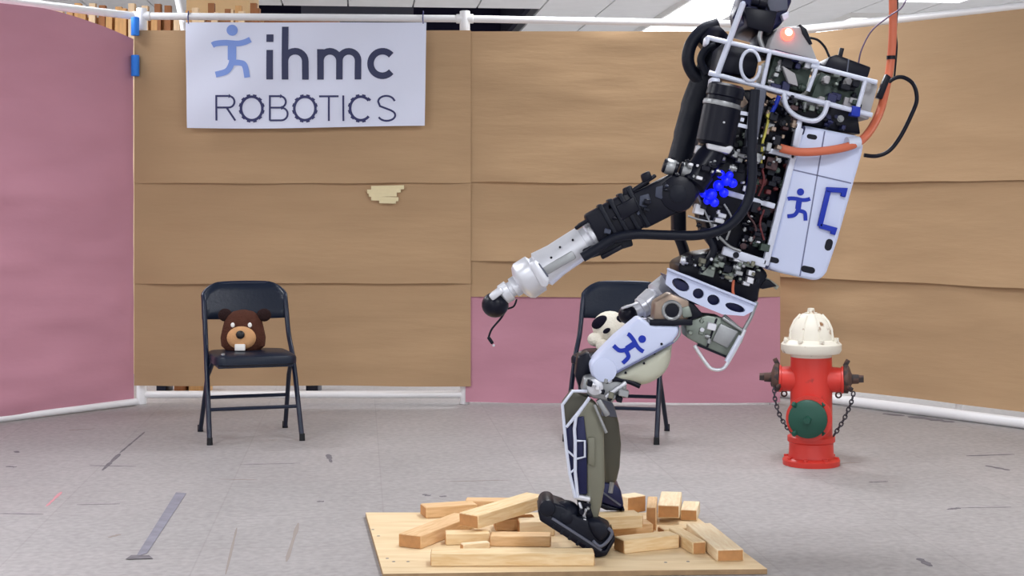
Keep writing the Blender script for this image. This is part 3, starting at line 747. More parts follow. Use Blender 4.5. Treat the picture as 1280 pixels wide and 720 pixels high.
def slab(name, a, b, wpx, d0, d1, m, parent=rob, bevel=.004):  # bar seen side-on between two pixels, wpx across, deep from d0 to d1
    dx, dy = b[0]-a[0], b[1]-a[1]; L = math.hypot(dx, dy); nx, ny = -dy/L*wpx/2, dx/L*wpx/2
    return plate(name, [(a[0]+nx,a[1]+ny),(b[0]+nx,b[1]+ny),(b[0]-nx,b[1]-ny),(a[0]-nx,a[1]-ny)], d0, d1, m, parent, bevel)
def pillow(name, pts, d0, d1, m, parent=rob):               # rounded shell with that outline, fullest half way through
    cx = sum(p[0] for p in pts)/len(pts); cy = sum(p[1] for p in pts)/len(pts); T = d1-d0
    q = [(v.x, v.y) for v in smooth_path([Vector((a,b,0)) for a, b in pts], 3, True)]; n = len(q); mb = MB(); v = []; f = []
    rg = ((.35,0),(.62,.03),(.8,.1),(.92,.22),(.98,.36),(1,.5),(.98,.64),(.92,.78),(.8,.9),(.62,.97),(.35,1))
    for k, t in rg: v += [P(cx+(x-cx)*k, cy+(y-cy)*k, d0)+Vector((0,T*t,0)) for x, y in q]
    for i in range(len(rg)-1):
        for j in range(n): f.append((i*n+j, i*n+(j+1) % n, (i+1)*n+(j+1) % n, (i+1)*n+j))
    f.append(tuple(range(n-1,-1,-1))); f.append(tuple((len(rg)-1)*n+j for j in range(n)))
    return mb.add(v, f).build(name, m, parent)
N0, N1 = 4.92, 5.28                                       # near and far side of the trunk
# --- backpack
pack = plate('backpack', [(1004,156),(1074,170),(1080,180),(1078,192),(1066,234),(1047,302),(1034,340),(1028,348),(1019,351),(979,342),(959,335),(975,275),(992,199)], N0, N1, 'white', rob, .014, 3)
for a, b in (((1031,164),(1000,345)), ((986,211),(1064,229))): slab('panel_seam', a, b, 1.6, N0-.0012, N0+.004, 'gap', pack, 0)
slab('side_strip', (1000,165), (958,336), 2.6, N0-.002, N0+.01, 'navy', pack, 0)
def pad(x, y, w, h, ang, m='black', nm='vent_slot'):
    pts = []
    for cx, a0 in ((w/2-h/2, -90), (-w/2+h/2, 90)):
        for i in range(7): a = math.radians(a0+180*i/6); pts.append((cx+h/2*math.cos(a), h/2*math.sin(a)))
    c, s = math.cos(math.radians(ang)), math.sin(math.radians(ang))
    return plate(nm, [(x+u*c-v*s, y+u*s+v*c) for u, v in pts], N0-.0015, N0+.01, m, pack, 0)
pad(1015,171,13,6,10); pad(967,325,14,7,14); pad(1010,337,18,8,12); pad(1036,306,15,9,-75); pad(984,227,10,7,-70); pad(965,294,10,7,-70)
pad(956,330,12,8,20,'navy','latch'); pad(1003,163,12,6,-75,'navy','latch')
for st in ([(1053,246),(1055,238),(1032,237)], [(1035,238),(1024,283)], [(1024,282),(1042,287),(1040,293)]):
    MB().ribbon([P(x,y,N0-.001) for x, y in st], 6.5*pxm(N0), (0,-.012,0)).build('grab_handle', 'logo_blue', pack, .002)
def man(parent, cx, cy, scale, ang, d, mir=1):
    c, s = math.cos(math.radians(ang)), math.sin(math.radians(ang)); mb = MB()
    T = lambda x, y: P(cx+((x-263)*mir*c-(y-210)*s)*scale, cy+((x-263)*mir*s+(y-210)*c)*scale, d-.0015)
    for k, (pts, w) in enumerate(man_strokes()): mb.ribbon([T(*q)-Vector((0,.0004*k,0)) for q in densify(pts, 20)], w*1.15*scale*pxm(d), (0,-.0006,0))
    mb.prism([T(*q) for q in disc(265,105,29)], (0,-.0012,0))
    return mb.build('running_figure', 'logo_blue', parent, smooth=False)
man(pack, 998, 256, .155, 8, N0)
# --- trunk frame in white bar
for (nm, a, b, w) in (('frame_rail',(1001,160),(957,332),8), ('frame_rail',(903,239),(969,258),7), ('frame_rail',(952,186),(994,196),7), ('frame_rail',(904,313),(958,330),11)):
    slab(nm, a, b, w, N0-.012, N0+.02, 'frame_white')
    slab(nm, a, b, w, N1-.02, N1+.012, 'frame_white')
plate('rail_hole', disc(920,319,4,12), N0-.0135, N0, 'black', rob, 0)
# --- dark core of the trunk
plate('trunk_core', [(893,112),(950,112),(1002,150),(990,200),(958,328),(902,316),(884,292),(872,240),(876,190)], N0+.06, N1-.06, 'black', rob, .012)
plate('chest_block', [(878,190),(935,190),(930,262),(900,290),(874,262)], N0+.0, N0+.1, 'black', rob, .01)
random.seed(11)
ROT = Matrix.Rotation(math.radians(14), 3, 'Y')
def clutter(nm, x0, x1, y0, y1, n, smin, smax, mats, d=N0+.035, test=None):
    k = 0
    while k < n:
        x, y = random.uniform(x0,x1), random.uniform(y0,y1)
        if test and not test(x,y): continue
        k += 1; s = random.uniform(smin,smax)*pxm(d); dd = d+random.uniform(-.02,.025); m = random.choice(mats); c = P(x,y,dd)
        if random.random() < .55: MB().box(c, (s*random.uniform(.6,1.5), .05, s*random.uniform(.5,1.3)), ROT).build(nm, m, rob, .002, 1)
        else:
            axis = random.choice([Vector((0,-1,0)), ROT @ Vector((1,0,0)), ROT @ Vector((0,0,1))])
            MB().lathe(c-axis*s*.5, axis, [(0,s*.4),(s*.25,s*.4),(s*.27,s*.55),(s*.6,s*.55),(s*.62,s*.35),(s,s*.35)], 10).build('hydraulic_fitting', m, rob)
inbay = lambda x, y: x < 990-(y-199)*.27 and x > 925
clutter('valve_block', 925, 985, 200, 248, 22, 6, 13, ['black','black','maroon','circuit','wire_red','rubber'], N0+.02, inbay)
clutter('valve_block', 918, 970, 258, 312, 24, 6, 13, ['black','black','maroon','circuit','rubber','black'], N0+.02, inbay)
clutter('valve_block', 880, 985, 168, 200, 26, 6, 12, ['dull','black','silver','bronze','rubber','circuit'], N0-.0)
clutter('valve_block', 955, 995, 130, 168, 14, 5, 10, ['maroon','bronze','black','dull','rubber'], N0+.0)
clutter('valve_block', 868, 905, 255, 300, 14, 5, 11, ['dull','black','silver','rubber'], N0+.0)
for pts, m in (([(935,205),(940,225),(936,240)],'wire_red'), ([(950,203),(955,225),(948,245)],'wire_red'), ([(930,262),(945,285),(938,305)],'maroon'), ([(955,262),(950,280),(955,300)],'wire_red'), ([(905,255),(915,275),(908,300)],'dull'), ([(870,240),(892,288),(898,300)],'dull'), ([(860,270),(880,276),(898,277)],'dull')):
    rod('wire', pts, N0-.015, 1.4, m)
rod('yellow_tube', [(962,143),(957,165),(953,180),(951,210)], N0-.02, 1.8, 'yellow')
rod('blue_tube', [(974,120),(969,132),(963,143)], N0-.02, 3, 'logo_blue')
plate('valve_end', disc(962,144,4), N0-.03, N0, 'yellow', rob, .001)
clutter('trunk_fitting', 885, 985, 170, 205, 26, 2.5, 6, ['silver','dull','black','silver','bronze'], N0-.03)
clutter('trunk_fitting', 928, 985, 202, 310, 36, 2.5, 6, ['silver','black','maroon','dull','black','wire_red'], N0-.01, lambda x, y: inbay(x+5, y) and not 240 < y-(x-903)*.28 < 246)
clutter('trunk_fitting', 950, 990, 120, 165, 16, 2.5, 6, ['silver','black','bronze','black','maroon'], N0-.02)
# --- roll cage of white tube, near side, far side and cross tubes
def cage(d):
    for pts, r in (([(929,4),(896,94)],3.8), ([(884,47),(1022,78)],3.1), ([(1014,82),(1096,103)],3.1), ([(886,91),(1000,121),(1090,144)],3.3), ([(963,62),(953,107)],2.8), ([(1021,84),(1010,114)],2.6), ([(1082,100),(1070,142)],2.8)):
        rod('cage_tube', pts, d, r, 'frame_white', rob, False)
cage(N0-.02)
cage(N1+.02)
for x, y in ((929,4),(896,94),(886,48),(1022,79),(1094,103),(1088,143)): rod('cage_tube', [(x,y,N0-.02),(x,y+1,N1+.02)], N0, 2.8, 'frame_white', rob, False)
rod('cage_ring', arc(938,82,12,19,0,345,16), N0-.03, 2.2, 'frame_white')
rod('cage_ring', smooth_path([Vector((a,b,0)) for a,b in ((980,116),(983,133),(997,146),(1018,151),(1030,142),(1035,126))],4) and [(980,116),(983,133),(997,146),(1018,151),(1030,142),(1035,126)], N0-.03, 3.2, 'frame_white')
for x, y, w, h in ((895,104,12,16), (892,122,9,8), (886,50,6,12)): plate('cage_clamp', [(x-w/2,y-h/2),(x+w/2,y-h/2+2),(x+w/2-3,y+h/2),(x-w/2-2,y+h/2)], N0-.04, N0+.03, 'frame_white')
plate('blue_clamp', [(1066,132),(1076,134),(1075,146),(1064,144)], N0-.035, N0+.01, 'logo_blue', rob, .002)
slab('strut', (1000,150), (994,183), 7, N0-.02, N0+.02, 'frame_white'); slab('strut', (985,120), (978,128), 6, N0-.02, N0, 'frame_white')
# electronics inside the cage
plate('electronics_bay', [(968,70),(1016,82),(1006,116),(958,104)], N0+.05, N1-.05, 'circuit', rob, .004)
plate('electronics_bay', [(1026,90),(1080,104),(1068,138),(1014,122)], N0+.05, N1-.05, 'circuit', rob, .004)
plate('back_cover', [(1078,98),(1098,106),(1086,150),(1072,146)], N0+.04, N1-.04, 'grey', rob, .006)
inq = lambda x, y: 0 < (y-78)-(x-1000)*.23+12 < 42
clutter('circuit_module', 962, 1012, 74, 114, 16, 6, 12, ['dull','grey','circuit','navy','black','silver'], N0+.03)
clutter('circuit_module', 1024, 1074, 92, 134, 18, 6, 12, ['circuit','navy','grey','black','green_metal','grey'], N0+.03, lambda x, y: y < 104+(x-1015)*.25+22 and y > 88+(x-1024)*.25)
plate('silver_bracket', [(978,82),(994,92),(998,108),(986,104)], N0-.005, N0+.03, 'grey', rob, .002)
plate('black_tank', [(905,50),(952,60),(944,98),(897,90)], N0+.04, N1-.05, 'black', rob, .015)
plate('lower_bay', [(984,118),(1072,142),(1076,168),(1004,154),(982,140)], N0+.05, N1-.05, 'black', rob, .006)
clutter('circuit_module', 984, 1034, 122, 146, 12, 4, 9, ['circuit','green_metal','black','dull','black'], N0+.03)
clutter('circuit_module', 1030, 1072, 144, 162, 10, 4, 9, ['black','navy','black','rubber','dull'], N0+.03, lambda x, y: y > 134+(x-1000)*.23)
# --- fairing with red lamp
fair = plate('fairing', [(973,34),(1001,33),(1008,40),(1023,78),(961,61),(966,46)], N0+.0, N1-.05, 'grey', rob, .006)
plate('fairing_edge', [(1000,30),(1008,36),(1016,55),(1012,56),(1003,42)], N0-.005, N1-.06, 'black', rob, .002)
slab('fairing_edge', (968,63), (1012,74), 4, N0-.006, N0+.05, 'navy')
c = P(984,43,N0)
ll = MB().lathe(c+Vector((0,.002,0)), (0,-1,0), [(0,8.6*pxm(N0)),(.01,8.2*pxm(N0)),(.02,6.5*pxm(N0)),(.026,3*pxm(N0))], 20).build('warning_light', 'led_red', fair)
MB().lathe(c+Vector((.001,-.018,.004)), (0,-1,0), [(0,5*pxm(N0)),(.008,4.2*pxm(N0)),(.012,2*pxm(N0))], 16).build('lamp_core', 'led_core', ll)
# --- head (mostly above the frame)
hd = plate('head', [(925,8),(934,-18),(958,-40),(992,-34),(990,2),(978,30),(962,42),(936,36),(928,26)], N0+.05, N1-.05, 'navy', rob, .015, 3)
plate('sensor_housing', [(930,8),(972,14),(965,42),(934,34)], N0+.015, N1-.02, 'black', hd, .006)
drum('camera_lens', (958,4), (940,0), N0+.04, N0+.04, [(0,9),(.5,9),(.55,7),(1,7)], 'black', hd)
drum('spinning_lidar', (962,-34), (972,-70), 5.1, 5.1, [(0,18),(.2,26),(.7,26),(.75,20),(1,16)], 'silver', hd)
plate('head_glass', [(957,0),(984,-6),(985,12),(964,16)], N0+.025, N0+.06, 'duct', hd, .004)
plate('connector', [(977,18),(986,14),(986,22),(980,26)], N0+.01, N0+.05, 'frame_white', hd, .002)
rod('neck_tube', [(920,25),(926,12),(932,4)], N0+.05, 5, 'navy'); rod('neck_tube', [(955,62),(950,48),(952,36)], N0+.03, 3, 'dull')
slab('neck', (955,70), (958,30), 20, N0+.1, N1-.1, 'black')
# black battery box and stub aerial behind the fairing
bat = plate('battery_box', [(1031,82),(1037,71),(1046,68),(1089,84),(1085,97),(1032,86)], N0+.02, N1-.08, 'black', rob, .005)
slab('aerial', (1053,60), (1050,73), 5, N0+.04, N0+.055, 'black', bat, .001)
slab('lid_strip', (1061,74), (1059,90), 1.6, N0+.018, N0+.03, 'duct', bat, 0)
rod('black_cable', [(1011,47),(1022,50),(1031,59),(1037,72)], N0+.06, 1.6, 'black')
rod('thin_wire', [(1073,80),(1077,62),(1090,38),(1112,20),(1128,8),(1136,-14),(1140,-60)], N0+.1, 1.0, 'wire_violet')
rod('black_cable', [(1080,194),(1096,195),(1112,188),(1126,170),(1140,142),(1146,124),(1142,106),(1130,97),(1118,98),(1106,108),(1099,124)], N0+.14, 2.6, 'black')
plate('cable_plug', [(1108,92),(1114,96),(1103,124),(1096,122)], N0+.1, N0+.13, 'black', rob, .003)
# --- far arm (its right): sleeve from the shoulder down to the hand near the hip
fa = 5.36
drum('shoulder', (902,40), (880,62), fa, fa, [(0,20),(.3,24),(.8,22),(1,16)], 'black')
rod('shoulder_hoop', [(898,30),(878,38),(864,55),(860,76),(868,94),(882,104)], fa-.03, 8, 'rubber')
rod('shoulder_hose', [(894,56),(882,62),(876,76),(884,92)], fa-.06, 5, 'rubber')
ua = MB().tube(smooth_path([P(896,70,fa), P(884,98,fa), P(870,135,fa), P(860,170,fa-.01), P(850,206,fa-.02)], 5), [.052]*5+[.056]*6+[.052]*5+[.048]*5, 18).build('upper_arm', 'rubber', rob)
drum('elbow', (834,206), (868,216), fa-.05, fa-.05, [(0,9),(.05,11),(.3,11),(.32,9),(.5,9),(.52,11.5),(.9,11.5),(1,9)], 'black')
for x, y in ((837,205),(857,211)): slab('elbow_band', (x-6,y-1), (x+6,y+2), 3.2, fa-.09, fa-.07, 'silver')
slab('lower_arm', (849,215), (850,292), 17, fa-.04, fa+.05, 'rubber', rob, .012)
rod('lower_arm_hose', [(846,290),(856,318),(852,340)], fa-.0, 7, 'black')
fh = drum('far_forearm', (852,345), (803,384), fa-.06, fa-.12, [(0,13),(.25,14),(.3,17),(.62,17),(.66,12),(.72,15),(.95,14),(1,10)], 'silver')
drum('far_wrist', (806,382), (792,390), fa-.12, fa-.13, [(0,13),(.4,13),(.45,10),(1,9)], 'silver')
MB().ball(P(785,393,fa-.14), 12*pxm(fa), (1,1,1)).build('far_hand', 'black', rob)
slab('far_finger', (798,379), (777,386), 3, fa-.17, fa-.15, 'silver')
# --- near arm (its left)
na = 4.84
sd = drum('shoulder', (909,106), (893,182), na, na, [(0,20),(.04,23),(.2,24),(.22,22),(.36,22),(.38,24.5),(.95,24),(1,20)], 'black')
drum('shoulder_band', (903,128), (901.6,134), na, na, [(0,23.6),(.5,24.2),(1,23.6)], 'dull', sd)
for st in ([(926,141),(938,143),(936,159),(923,156)], [(926,149),(930,150)]): MB().ribbon([P(x,y,na-.058) for x, y in st], 4.5*pxm(na), (0,.01,0)).build('label_mark', 'frame_white', sd)
MB().ball(P(905,153,na-.064), .004).build('screw', 'silver', sd)
plate('shoulder_bracket', [(884,172),(900,176),(918,184),(912,193),(884,186)], na-.04, na+.06, 'silver', rob, .006)
plate('shoulder_bracket', [(912,118),(925,112),(936,128),(928,136)], na-.02, na+.04, 'bronze', rob, .005)
slab('shoulder_column', (952,110), (938,188), 15, na+.03, na+.09, 'duct', rob, .01)
drum('upper_arm', (894,186), (856,240), na+.01, na-.02, [(0,14),(.2,17),(.5,17),(.52,20),(.8,20),(.85,16),(1,16)], 'black')
clutter('hydraulic_fitting', 868, 935, 186, 214, 16, 5, 11, ['dull','silver','black','rubber'], na+.03)
for k, (x, y, r) in enumerate(((889,243,7.5),(880,242,5.5),(898,232,7),(908,226,6.5),(916,229,6),(905,241,6),(893,253,6),(901,218,5.5),(884,251,5),(912,219,5))):
    MB().ball(P(x,y,na+.02+.006*(k % 3)), r*pxm(na), (1,.8,1)).build('blue_lamp', 'led_blue', rob)
eb = MB().lathe(P(848,242,na-.07), (0,1,0), [(0,.04),(.006,.056),(.03,.06),(.11,.06),(.13,.056),(.136,.04)], 26).build('elbow', 'black', rob)
MB().lathe(P(848,242,na-.078), (0,1,0), [(0,.02),(.003,.028),(.012,.028)], 18).build('elbow_cap', 'rubber', eb)
fa1 = slab('forearm', (852,237), (795,266), 47, na-.06, na+.05, 'black', rob, .012)
slab('forearm', (800,259), (742,291), 50, na-.055, na+.045, 'black', rob, .01)
for t in (.12,.3,.5,.7): 
    x, y = 806-t*62, 256+t*34; slab('forearm_rib', (x-13,y-24), (x+13,y+23), 6, na-.064, na+.05, 'rubber')
slab('forearm_rail', (820,219), (719,286), 5, na-.05, na-.03, 'black'); slab('forearm_rail', (812,228), (722,282), 3, na+.0, na+.03, 'rubber')
for x, y in ((762,262),(783,244),(806,226)): plate('rail_clip', [(x-5,y-8),(x+6,y-13),(x+10,y-3),(x-2,y+3)], na-.055, na-.02, 'black')
slab('hose_guard', (790,300), (729,318), 15, na-.05, na+.03, 'rubber', rob, .006)
slab('hose_guard', (778,308), (752,322), 6, na-.055, na-.02, 'black')
for x, y in ((826,240),(806,251)): plate('forearm_cover', [(x-6,y-6),(x+5,y-9),(x+8,y+2),(x+1,y+9),(x-7,y+6)], na-.066, na, 'slate', rob, .002)
plate('motor_cover', [(770,258),(792,246),(800,262),(778,276)], na-.068, na, 'black', rob, .004)
s0, s1 = (752,287), (648,356)
fo = drum('forearm_sleeve', s0, s1, na, na, [(0,14),(.06,19),(.13,19),(.15,16),(.2,16),(.21,20),(.32,20.5),(.55,21),(.72,24),(.74,20),(.77,20),(.79,25),(.93,25.5),(.97,22),(1,14)], 'silver', rob, 32)
slab('sleeve_window', (718,318), (678,341), 11, na-.062, na-.03, 'dull', fo, .004)
slab('sleeve_slot', (672,330), (684,347), 5, na-.068, na-.05, 'duct', fo, .002)
plate('sleeve_ring', [(664,326),(671,325),(688,350),(683,360),(676,358),(662,334)], na-.07, na-.05, 'silver', fo, .008)
for x, y in ((700,309),(689,322),(716,300)): MB().ball(P(x,y,na-.052), .004).build('screw', 'black', fo)
drum('wrist', (652,353), (626,370), na, na, [(0,11),(.1,13),(.4,13),(.42,10),(.55,10),(.58,13.5),(.9,13),(1,9)], 'silver')
hn = MB().ball(P(619,381,na), 17*pxm(na), (1,1,.95), 22).build('hand', 'black', rob)
slab('hand_bracket', (628,362), (613,373), 9, na-.045, na+.03, 'silver', hn, .006)
rod('hand_lanyard', [(632,388),(626,398),(615,411),(611,421)], na, 1.3, 'black'); rod('hand_lanyard', [(634,386),(642,383),(646,374)], na, 1.2, 'black')
slab('lanyard_clip', (610,421), (616,430), 4.5, na-.005, na+.006, 'black'); MB().ball(P(617,432,na), .004).build('lanyard_tip', 'silver', rob)
for x, y in ((838,209),(858,214)):
    db = drum('arm_coupling', (x-9,y-3), (x+9,y+3), na-.03, na-.03, [(0,8),(.08,9.5),(.92,9.5),(1,8)], 'black'); drum('coupling_band', (x-6,y-2), (x+5,y+1.7), na-.03, na-.03, [(0,9.3),(.1,10),(.9,10),(1,9.3)], 'dull', db)
clutter('arm_fitting', 858, 900, 196, 228, 20, 3, 8, ['black','dull','rubber','silver','black'], na-.045)
clutter('arm_fitting', 842, 880, 216, 224, 6, 3, 6, ['black','dull','rubber'], na-.05)
clutter('forearm_fitting', 745, 835, 225, 290, 14, 3, 7, ['black','rubber','slate','black'], na-.06, lambda x, y: abs(y-(293-(x-740)*.53)) < 16)
clutter('waist_fitting', 850, 948, 322, 362, 30, 3, 7, ['black','green_metal','rubber','dull','olive','silver'], N0-.005, lambda x, y: y < 326+(x-840)*.32 and y > 318+abs(x-895)*.12)
# hoses over the near side
rod('black_hose', [(944,112),(941,150),(940,190),(940,222),(935,250),(922,272),(902,287),(872,294),(835,294),(795,293),(768,298),(748,310),(728,322)], na-.07, 6.2, 'rubber', rob, True, 14)
rod('black_hose', [(886,296),(892,312),(884,328),(874,338)], N0, 5, 'rubber')
rod('grey_hose', [(899,296),(912,308),(926,314)], N0-.02, 2, 'dull')
# --- waist and pelvis
plate('waist', [(846,330),(870,318),(905,312),(950,330),(962,345),(950,360),(948,380),(900,372),(850,352)], N0+.04, N1-.04, 'black', rob, .015)
clutter('waist_fitting', 850, 945, 322, 352, 26, 6, 13, ['black','dull','rubber','green_metal','black','silver'], N0+.02, lambda x, y: y < 330+(x-840)*.3)
rod('orange_tube', [(917,350),(916,362),(917,368)], N0-.01, 1.8, 'orange')
plate('rear_bracket', [(940,345),(962,350),(972,358),(952,362)], N0+.06, N1-.06, 'black', rob, .006)
rod('cream_strap', [(938,344),(958,350),(972,360)], N0+.09, 3, 'cream')
ell = lambda cx, cy, rx, ry, ang, n=14: [(cx+rx*math.cos(2*math.pi*i/n)*math.cos(ang)-ry*math.sin(2*math.pi*i/n)*math.sin(ang), cy+rx*math.cos(2*math.pi*i/n)*math.sin(ang)+ry*math.sin(2*math.pi*i/n)*math.cos(ang)) for i in range(n)]
TA = math.radians(21)
outl = [(835,336),(862,345),(902,362),(944,381),(941,389),(930,395),(903,393),(876,382),(850,370),(832,355)]
hol = [ell(851,356,12,7,TA+.15), ell(873,367,7.2,6.5,TA), ell(892,375,8.2,6.5,TA), ell(919,384.5,13,5,TA-.05)]
plate('pelvis_plate', outl, N0-.03, N0-.012, 'white', rob, 0, 2, hol)
plate('pelvis_plate', outl, N1+.012, N1+.03, 'white', rob, 0, 2, hol)
slab('plate_flange', (834,336), (946,381), 3.4, N0-.045, N0-.03, 'white')
plate('pelvis_core', [(838,346),(944,384),(928,392),(856,378)], N0+.0, N1-.0, 'navy', rob, .004)
rod('pelvis_rod', [(946,377),(938,398),(930,412)], N0-.02, 2.4, 'dull', rob, False); rod('pelvis_rod', [(905,394),(926,412)], N0-.0, 2, 'dull', rob, False)
# hip drive block and its guard loop
hb = plate('hip_drive', [(856,402),(884,394),(900,396),(932,412),(928,428),(912,448),(884,436),(858,422)], N0-.01, N0+.13, 'green_metal', rob, .008)
plate('hip_drive', [(856,402),(884,394),(900,396),(932,412),(928,428),(912,448),(884,436),(858,422)], N1-.13, N1+.01, 'green_metal', rob, .008)
plate('drive_cover', [(900,404),(924,414),(910,436),(890,426)], N0-.022, N0, 'dull', hb, .006)
slab('drive_seam', (896,398), (884,434), 2.5, N0-.013, N0, 'black', hb, 0); slab('drive_seam', (872,431), (910,447), 3, N0-.013, N0, 'black', hb, 0)
slab('drive_bar', (903,397), (932,416), 4, N0-.03, N0-.01, 'dull', hb)
clutter('hip_fitting', 862, 890, 400, 428, 10, 5, 10, ['dull','green_metal','black','silver'], N0-.015)
rod('guard_loop', [(931,412),(924,428),(910,453),(903,461),(893,462),(884,456),(868,432)], N0-.03, 2.3, 'silver')
rod('guard_rod', [(926,420),(908,452)], N0-.033, 3, 'frame_white', rob, False)
plate('hip_joint', [(818,378),(838,366),(862,376),(862,398),(846,406),(816,404)], N0-.05, N0+.06, 'bronze', rob, .01)
MB().lathe(P(840,388,N0-.055), (0,1,0), [(0,.018),(.002,.03),(.02,.03)], 18).build('hip_bearing', 'black', rob)
MB().tube([P(840+11*math.cos(a), 388+11*math.sin(a), N0-.055) for a in [i*math.pi/8 for i in range(16)]], .006, 8, True).build('bearing_ring', 'dull', rob)
slab('hip_yoke', (812,403), (866,403), 8, N0-.06, N0+.05, 'black'); plate('hip_yoke', [(838,370),(866,378),(880,394),(862,402),(850,392)], N0-.02, N0+.08, 'black')
plate('hip_fork', [(850,385),(862,382),(866,396),(854,398)], N0-.055, N0, 'green_metal')
# --- near leg
L0, L1 = 4.86, 5.01
th = plate('thigh', [(800,397),(816,407),(849,408),(849,417),(841,428),(815,443),(757,474),(740,472),(737,456),(750,442),(770,422)], L0, L1, 'white', rob, .012, 3)
man(th, 788, 433, .165, 57, L0)
slab('thigh_edge', (757,473), (842,428), 2, L0-.0012, L0+.004, 'gap', th, 0); rod('thigh_trim', [(842,428),(849,419),(850,409)], L0+.003, 1.5, 'dull', th)
plate('knee_disc', disc(756,463,15,26), L0-.0025, L0+.02, 'white', th, .002)
pillow('thigh_cup', [(758,475),(800,452),(839,431),(842,440),(840,455),(833,468),(820,478),(803,484),(780,481)], L0+.004, L1+.01, 'cream', th)
for x, y in ((818,442),(805,454),(782,466),(827,430),(761,466)): MB().ball(P(x,y,L0-.002+(.006 if y > 440 else 0)), .0042).build('screw', 'black', th)
rod('thigh_slot', [(757,477),(770,474),(786,477),(800,483)], L0+.02, 3.2, 'black', th)
kn = plate('knee', [(730,472),(752,468),(784,480),(782,496),(764,502),(742,498),(726,488)], L0+.02, L1-.01, 'dull', rob, .008)
MB().lathe(P(744,484,L0), (0,1,0), [(0,.02),(.003,.026),(.05,.026)], 18).build('knee_pin', 'silver', kn)
slab('knee_link', (757,497), (783,478), 5, L0+.0, L0+.02, 'silver', kn); slab('knee_link', (748,500), (760,520), 7, L0+.02, L0+.05, 'dull', kn)
plate('knee_guard', [(722,446),(736,440),(742,456),(738,478),(724,486),(719,470)], L0+.09, L1+.04, 'black', rob, .008)
shin = plate('shin', [(737,500),(748,508),(755,536),(756,608),(752,631),(746,655),(738,654),(733,618),(731,560),(722,520)], L0+.02, L1-.02, 'olive', rob, .01, 3)
plate('shin_cover', [(735,547),(744,547),(744,584),(735,580)], L0+.008, L0+.04, 'olive', shin, .004)
plate('shin_guard', [(715,490),(736,497),(720,520),(707,536),(703,506)], L0+.03, L1-.03, 'olive_d', shin, .004)
plate('shin_actuator', [(719,523),(730,520),(734,556),(734,618),(721,618)], L0+.012, L1-.05, 'navy', shin, .005)
plate('shin_shield', [(706,538),(718,528),(720,619),(717,616),(711,590)], L0+.03, L1-.04, 'navy', shin, .002)
for pts, r in (([(734,489),(716,489),(703,506),(705,530),(708,562),(712,592),(719,622)],2.1), ([(737,497),(720,521),(718,536),(719,552),(719,590),(722,622)],2.2), ([(719,551),(731,551),(731,571),(719,574)],1.5), ([(708,534),(736,499)],2.0), ([(708,562),(720,573)],1.3), ([(712,592),(720,585)],1.3)):
    rod('shin_strut', pts, L0, r, 'frame_white', shin, False)
    rod('shin_strut', pts, L1, r, 'frame_white', shin, False)
rod('shin_link', [(743,506),(758,541)], L0+.005, 2, 'dull', shin, False)
slab('ankle_plate', (717,621), (738,625), 6, L0+.0, L1-.02, 'silver', shin)
ft = plate('foot', [(674,634),(686,627),(704,633),(722,645),(746,654),(765,663),(766,674),(755,690),(744,690),(712,668),(676,645)], L0-.005, L1+.0, 'rubber', rob, .01, 3)
plate('sole', [(672,638),(676,636),(716,664),(750,688),(757,688),(768,668),(769,676),(758,695),(745,697),(714,676),(675,651)], L0-.012, L1+.008, 'black', ft, .004)
plate('toe_cap', disc(684,636,10.5,18), L0-.016, L1-.0, 'rubber', ft, .006)
MB().ball(P(707,644,L0+.045), 20*pxm(L0), (1,1.1,.95), 20).build('instep_dome', 'rubber', ft)
rod('heel_band', [(741,676),(750,683),(760,676),(765,666),(760,660)], L0-.012, 2.2, 'duct', ft)
pillow('heel_cup', [(734,652),(750,650),(762,660),(763,670),(752,680),(740,670)], L0-.02, L0+.05, 'rubber', ft)
slab('foot_strap', (690,648), (752,688), 3, L0-.015, L0+.0, 'duct', ft, .001)
ank = plate('ankle', [(722,624),(738,628),(746,650),(736,658),(724,650)], L0+.02, L1-.03, 'black', rob, .006)
for a, b in (((724,628),(732,650)), ((735,628),(729,650))): slab('ankle_link', a, b, 3.6, L0+.008, L0+.02, 'silver', ank)
clutter('knee_fitting', 728, 780, 474, 502, 14, 5, 9, ['dull','black','silver','olive','black'], L0+.01)
clutter('ankle_fitting', 722, 744, 628, 652, 9, 3, 6, ['black','silver','dull','black'], L0+.01)
for x, y in ((694,652),(704,659),(714,666),(724,673),(734,680)): slab('tread', (x,y+3), (x-3,y+9), 3, L0-.016, L0, 'rubber', ft, 0)
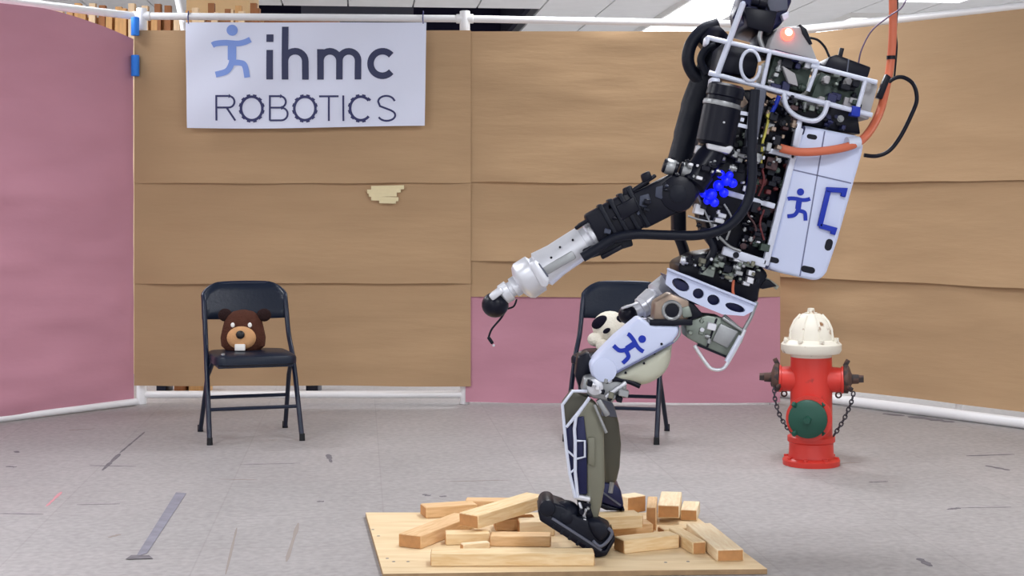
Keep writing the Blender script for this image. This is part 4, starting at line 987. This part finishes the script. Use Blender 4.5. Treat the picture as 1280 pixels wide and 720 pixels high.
# --- far leg
E0, E1 = 5.17, 5.32
plate('far_thigh', [(800,400),(850,404),(848,420),(815,446),(764,474),(742,470),(752,440)], E0, E1, 'white', rob, .012)
plate('far_knee', [(742,466),(770,470),(776,488),(764,506),(750,502)], E0+.0, E1, 'dull', rob, .008)
fs = plate('far_shin', [(750,496),(768,506),(774,530),(777,556),(775,586),(770,607),(756,608),(750,560)], E0, E1, 'olive_d', rob, .02, 4)
plate('far_shin_cuff', [(752,500),(766,504),(772,522),(752,520)], E0-.006, E1+.006, 'duct', fs, .004)
ff_ = plate('far_foot', [(757,604),(770,606),(776,612),(780,632),(776,637),(756,630),(728,622),(720,612),(735,610)], E0-.005, E1+.005, 'navy', rob, .008)
plate('far_sole', [(720,614),(756,631),(776,637),(780,634),(781,639),(758,638),(722,622)], E0-.01, E1+.01, 'black', ff_, .003)
rod('far_ankle_link', [(765,603),(763,616)], E0-.01, 3, 'dull'); slab('far_foot_strap', (754,616), (776,632), 2, E0-.012, E0, 'duct', ff_, 0)
# --- orange tether hose
oh = [P(975,185,N0-.04), P(1000,190,N0-.05), P(1035,188,N0-.05), P(1066,181,N0-.03), P(1084,168,N0+.02), P(1099,142,N0+.1), P(1107,112,N0+.14), P(1113,80,N0+.16), P(1116,40,N0+.16), P(1116,-5,N0+.16), P(1115,-60,N0+.16)]
top = oh[-1].copy(); top.z = CEIL-.01
tether = empty('tether_hose', oh[0], 'orange tether hose rising from the robot backpack to the ceiling', 'hose')
MB().tube(smooth_path(oh+[top], 7), 5.3*pxm(N0), 14).build('hose', 'orange', tether)
c = P(1067,181,N0-.03); MB().tube([c-Vector((.022,0,-.006)), c+Vector((.02,.012,.008))], 7.5*pxm(N0), 14).build('hose_clamp', 'frame_white', tether)
c = P(1114,72,N0+.16); MB().tube([c-Z*.006, c+Z*.006], 6*pxm(N0), 14).build('cable_tie', 'black', tether)
rod('pigtail', [(1121,-60),(1122,0),(1120,40),(1121,60),(1118,96)], N0+.18, 1.2, 'black', tether)
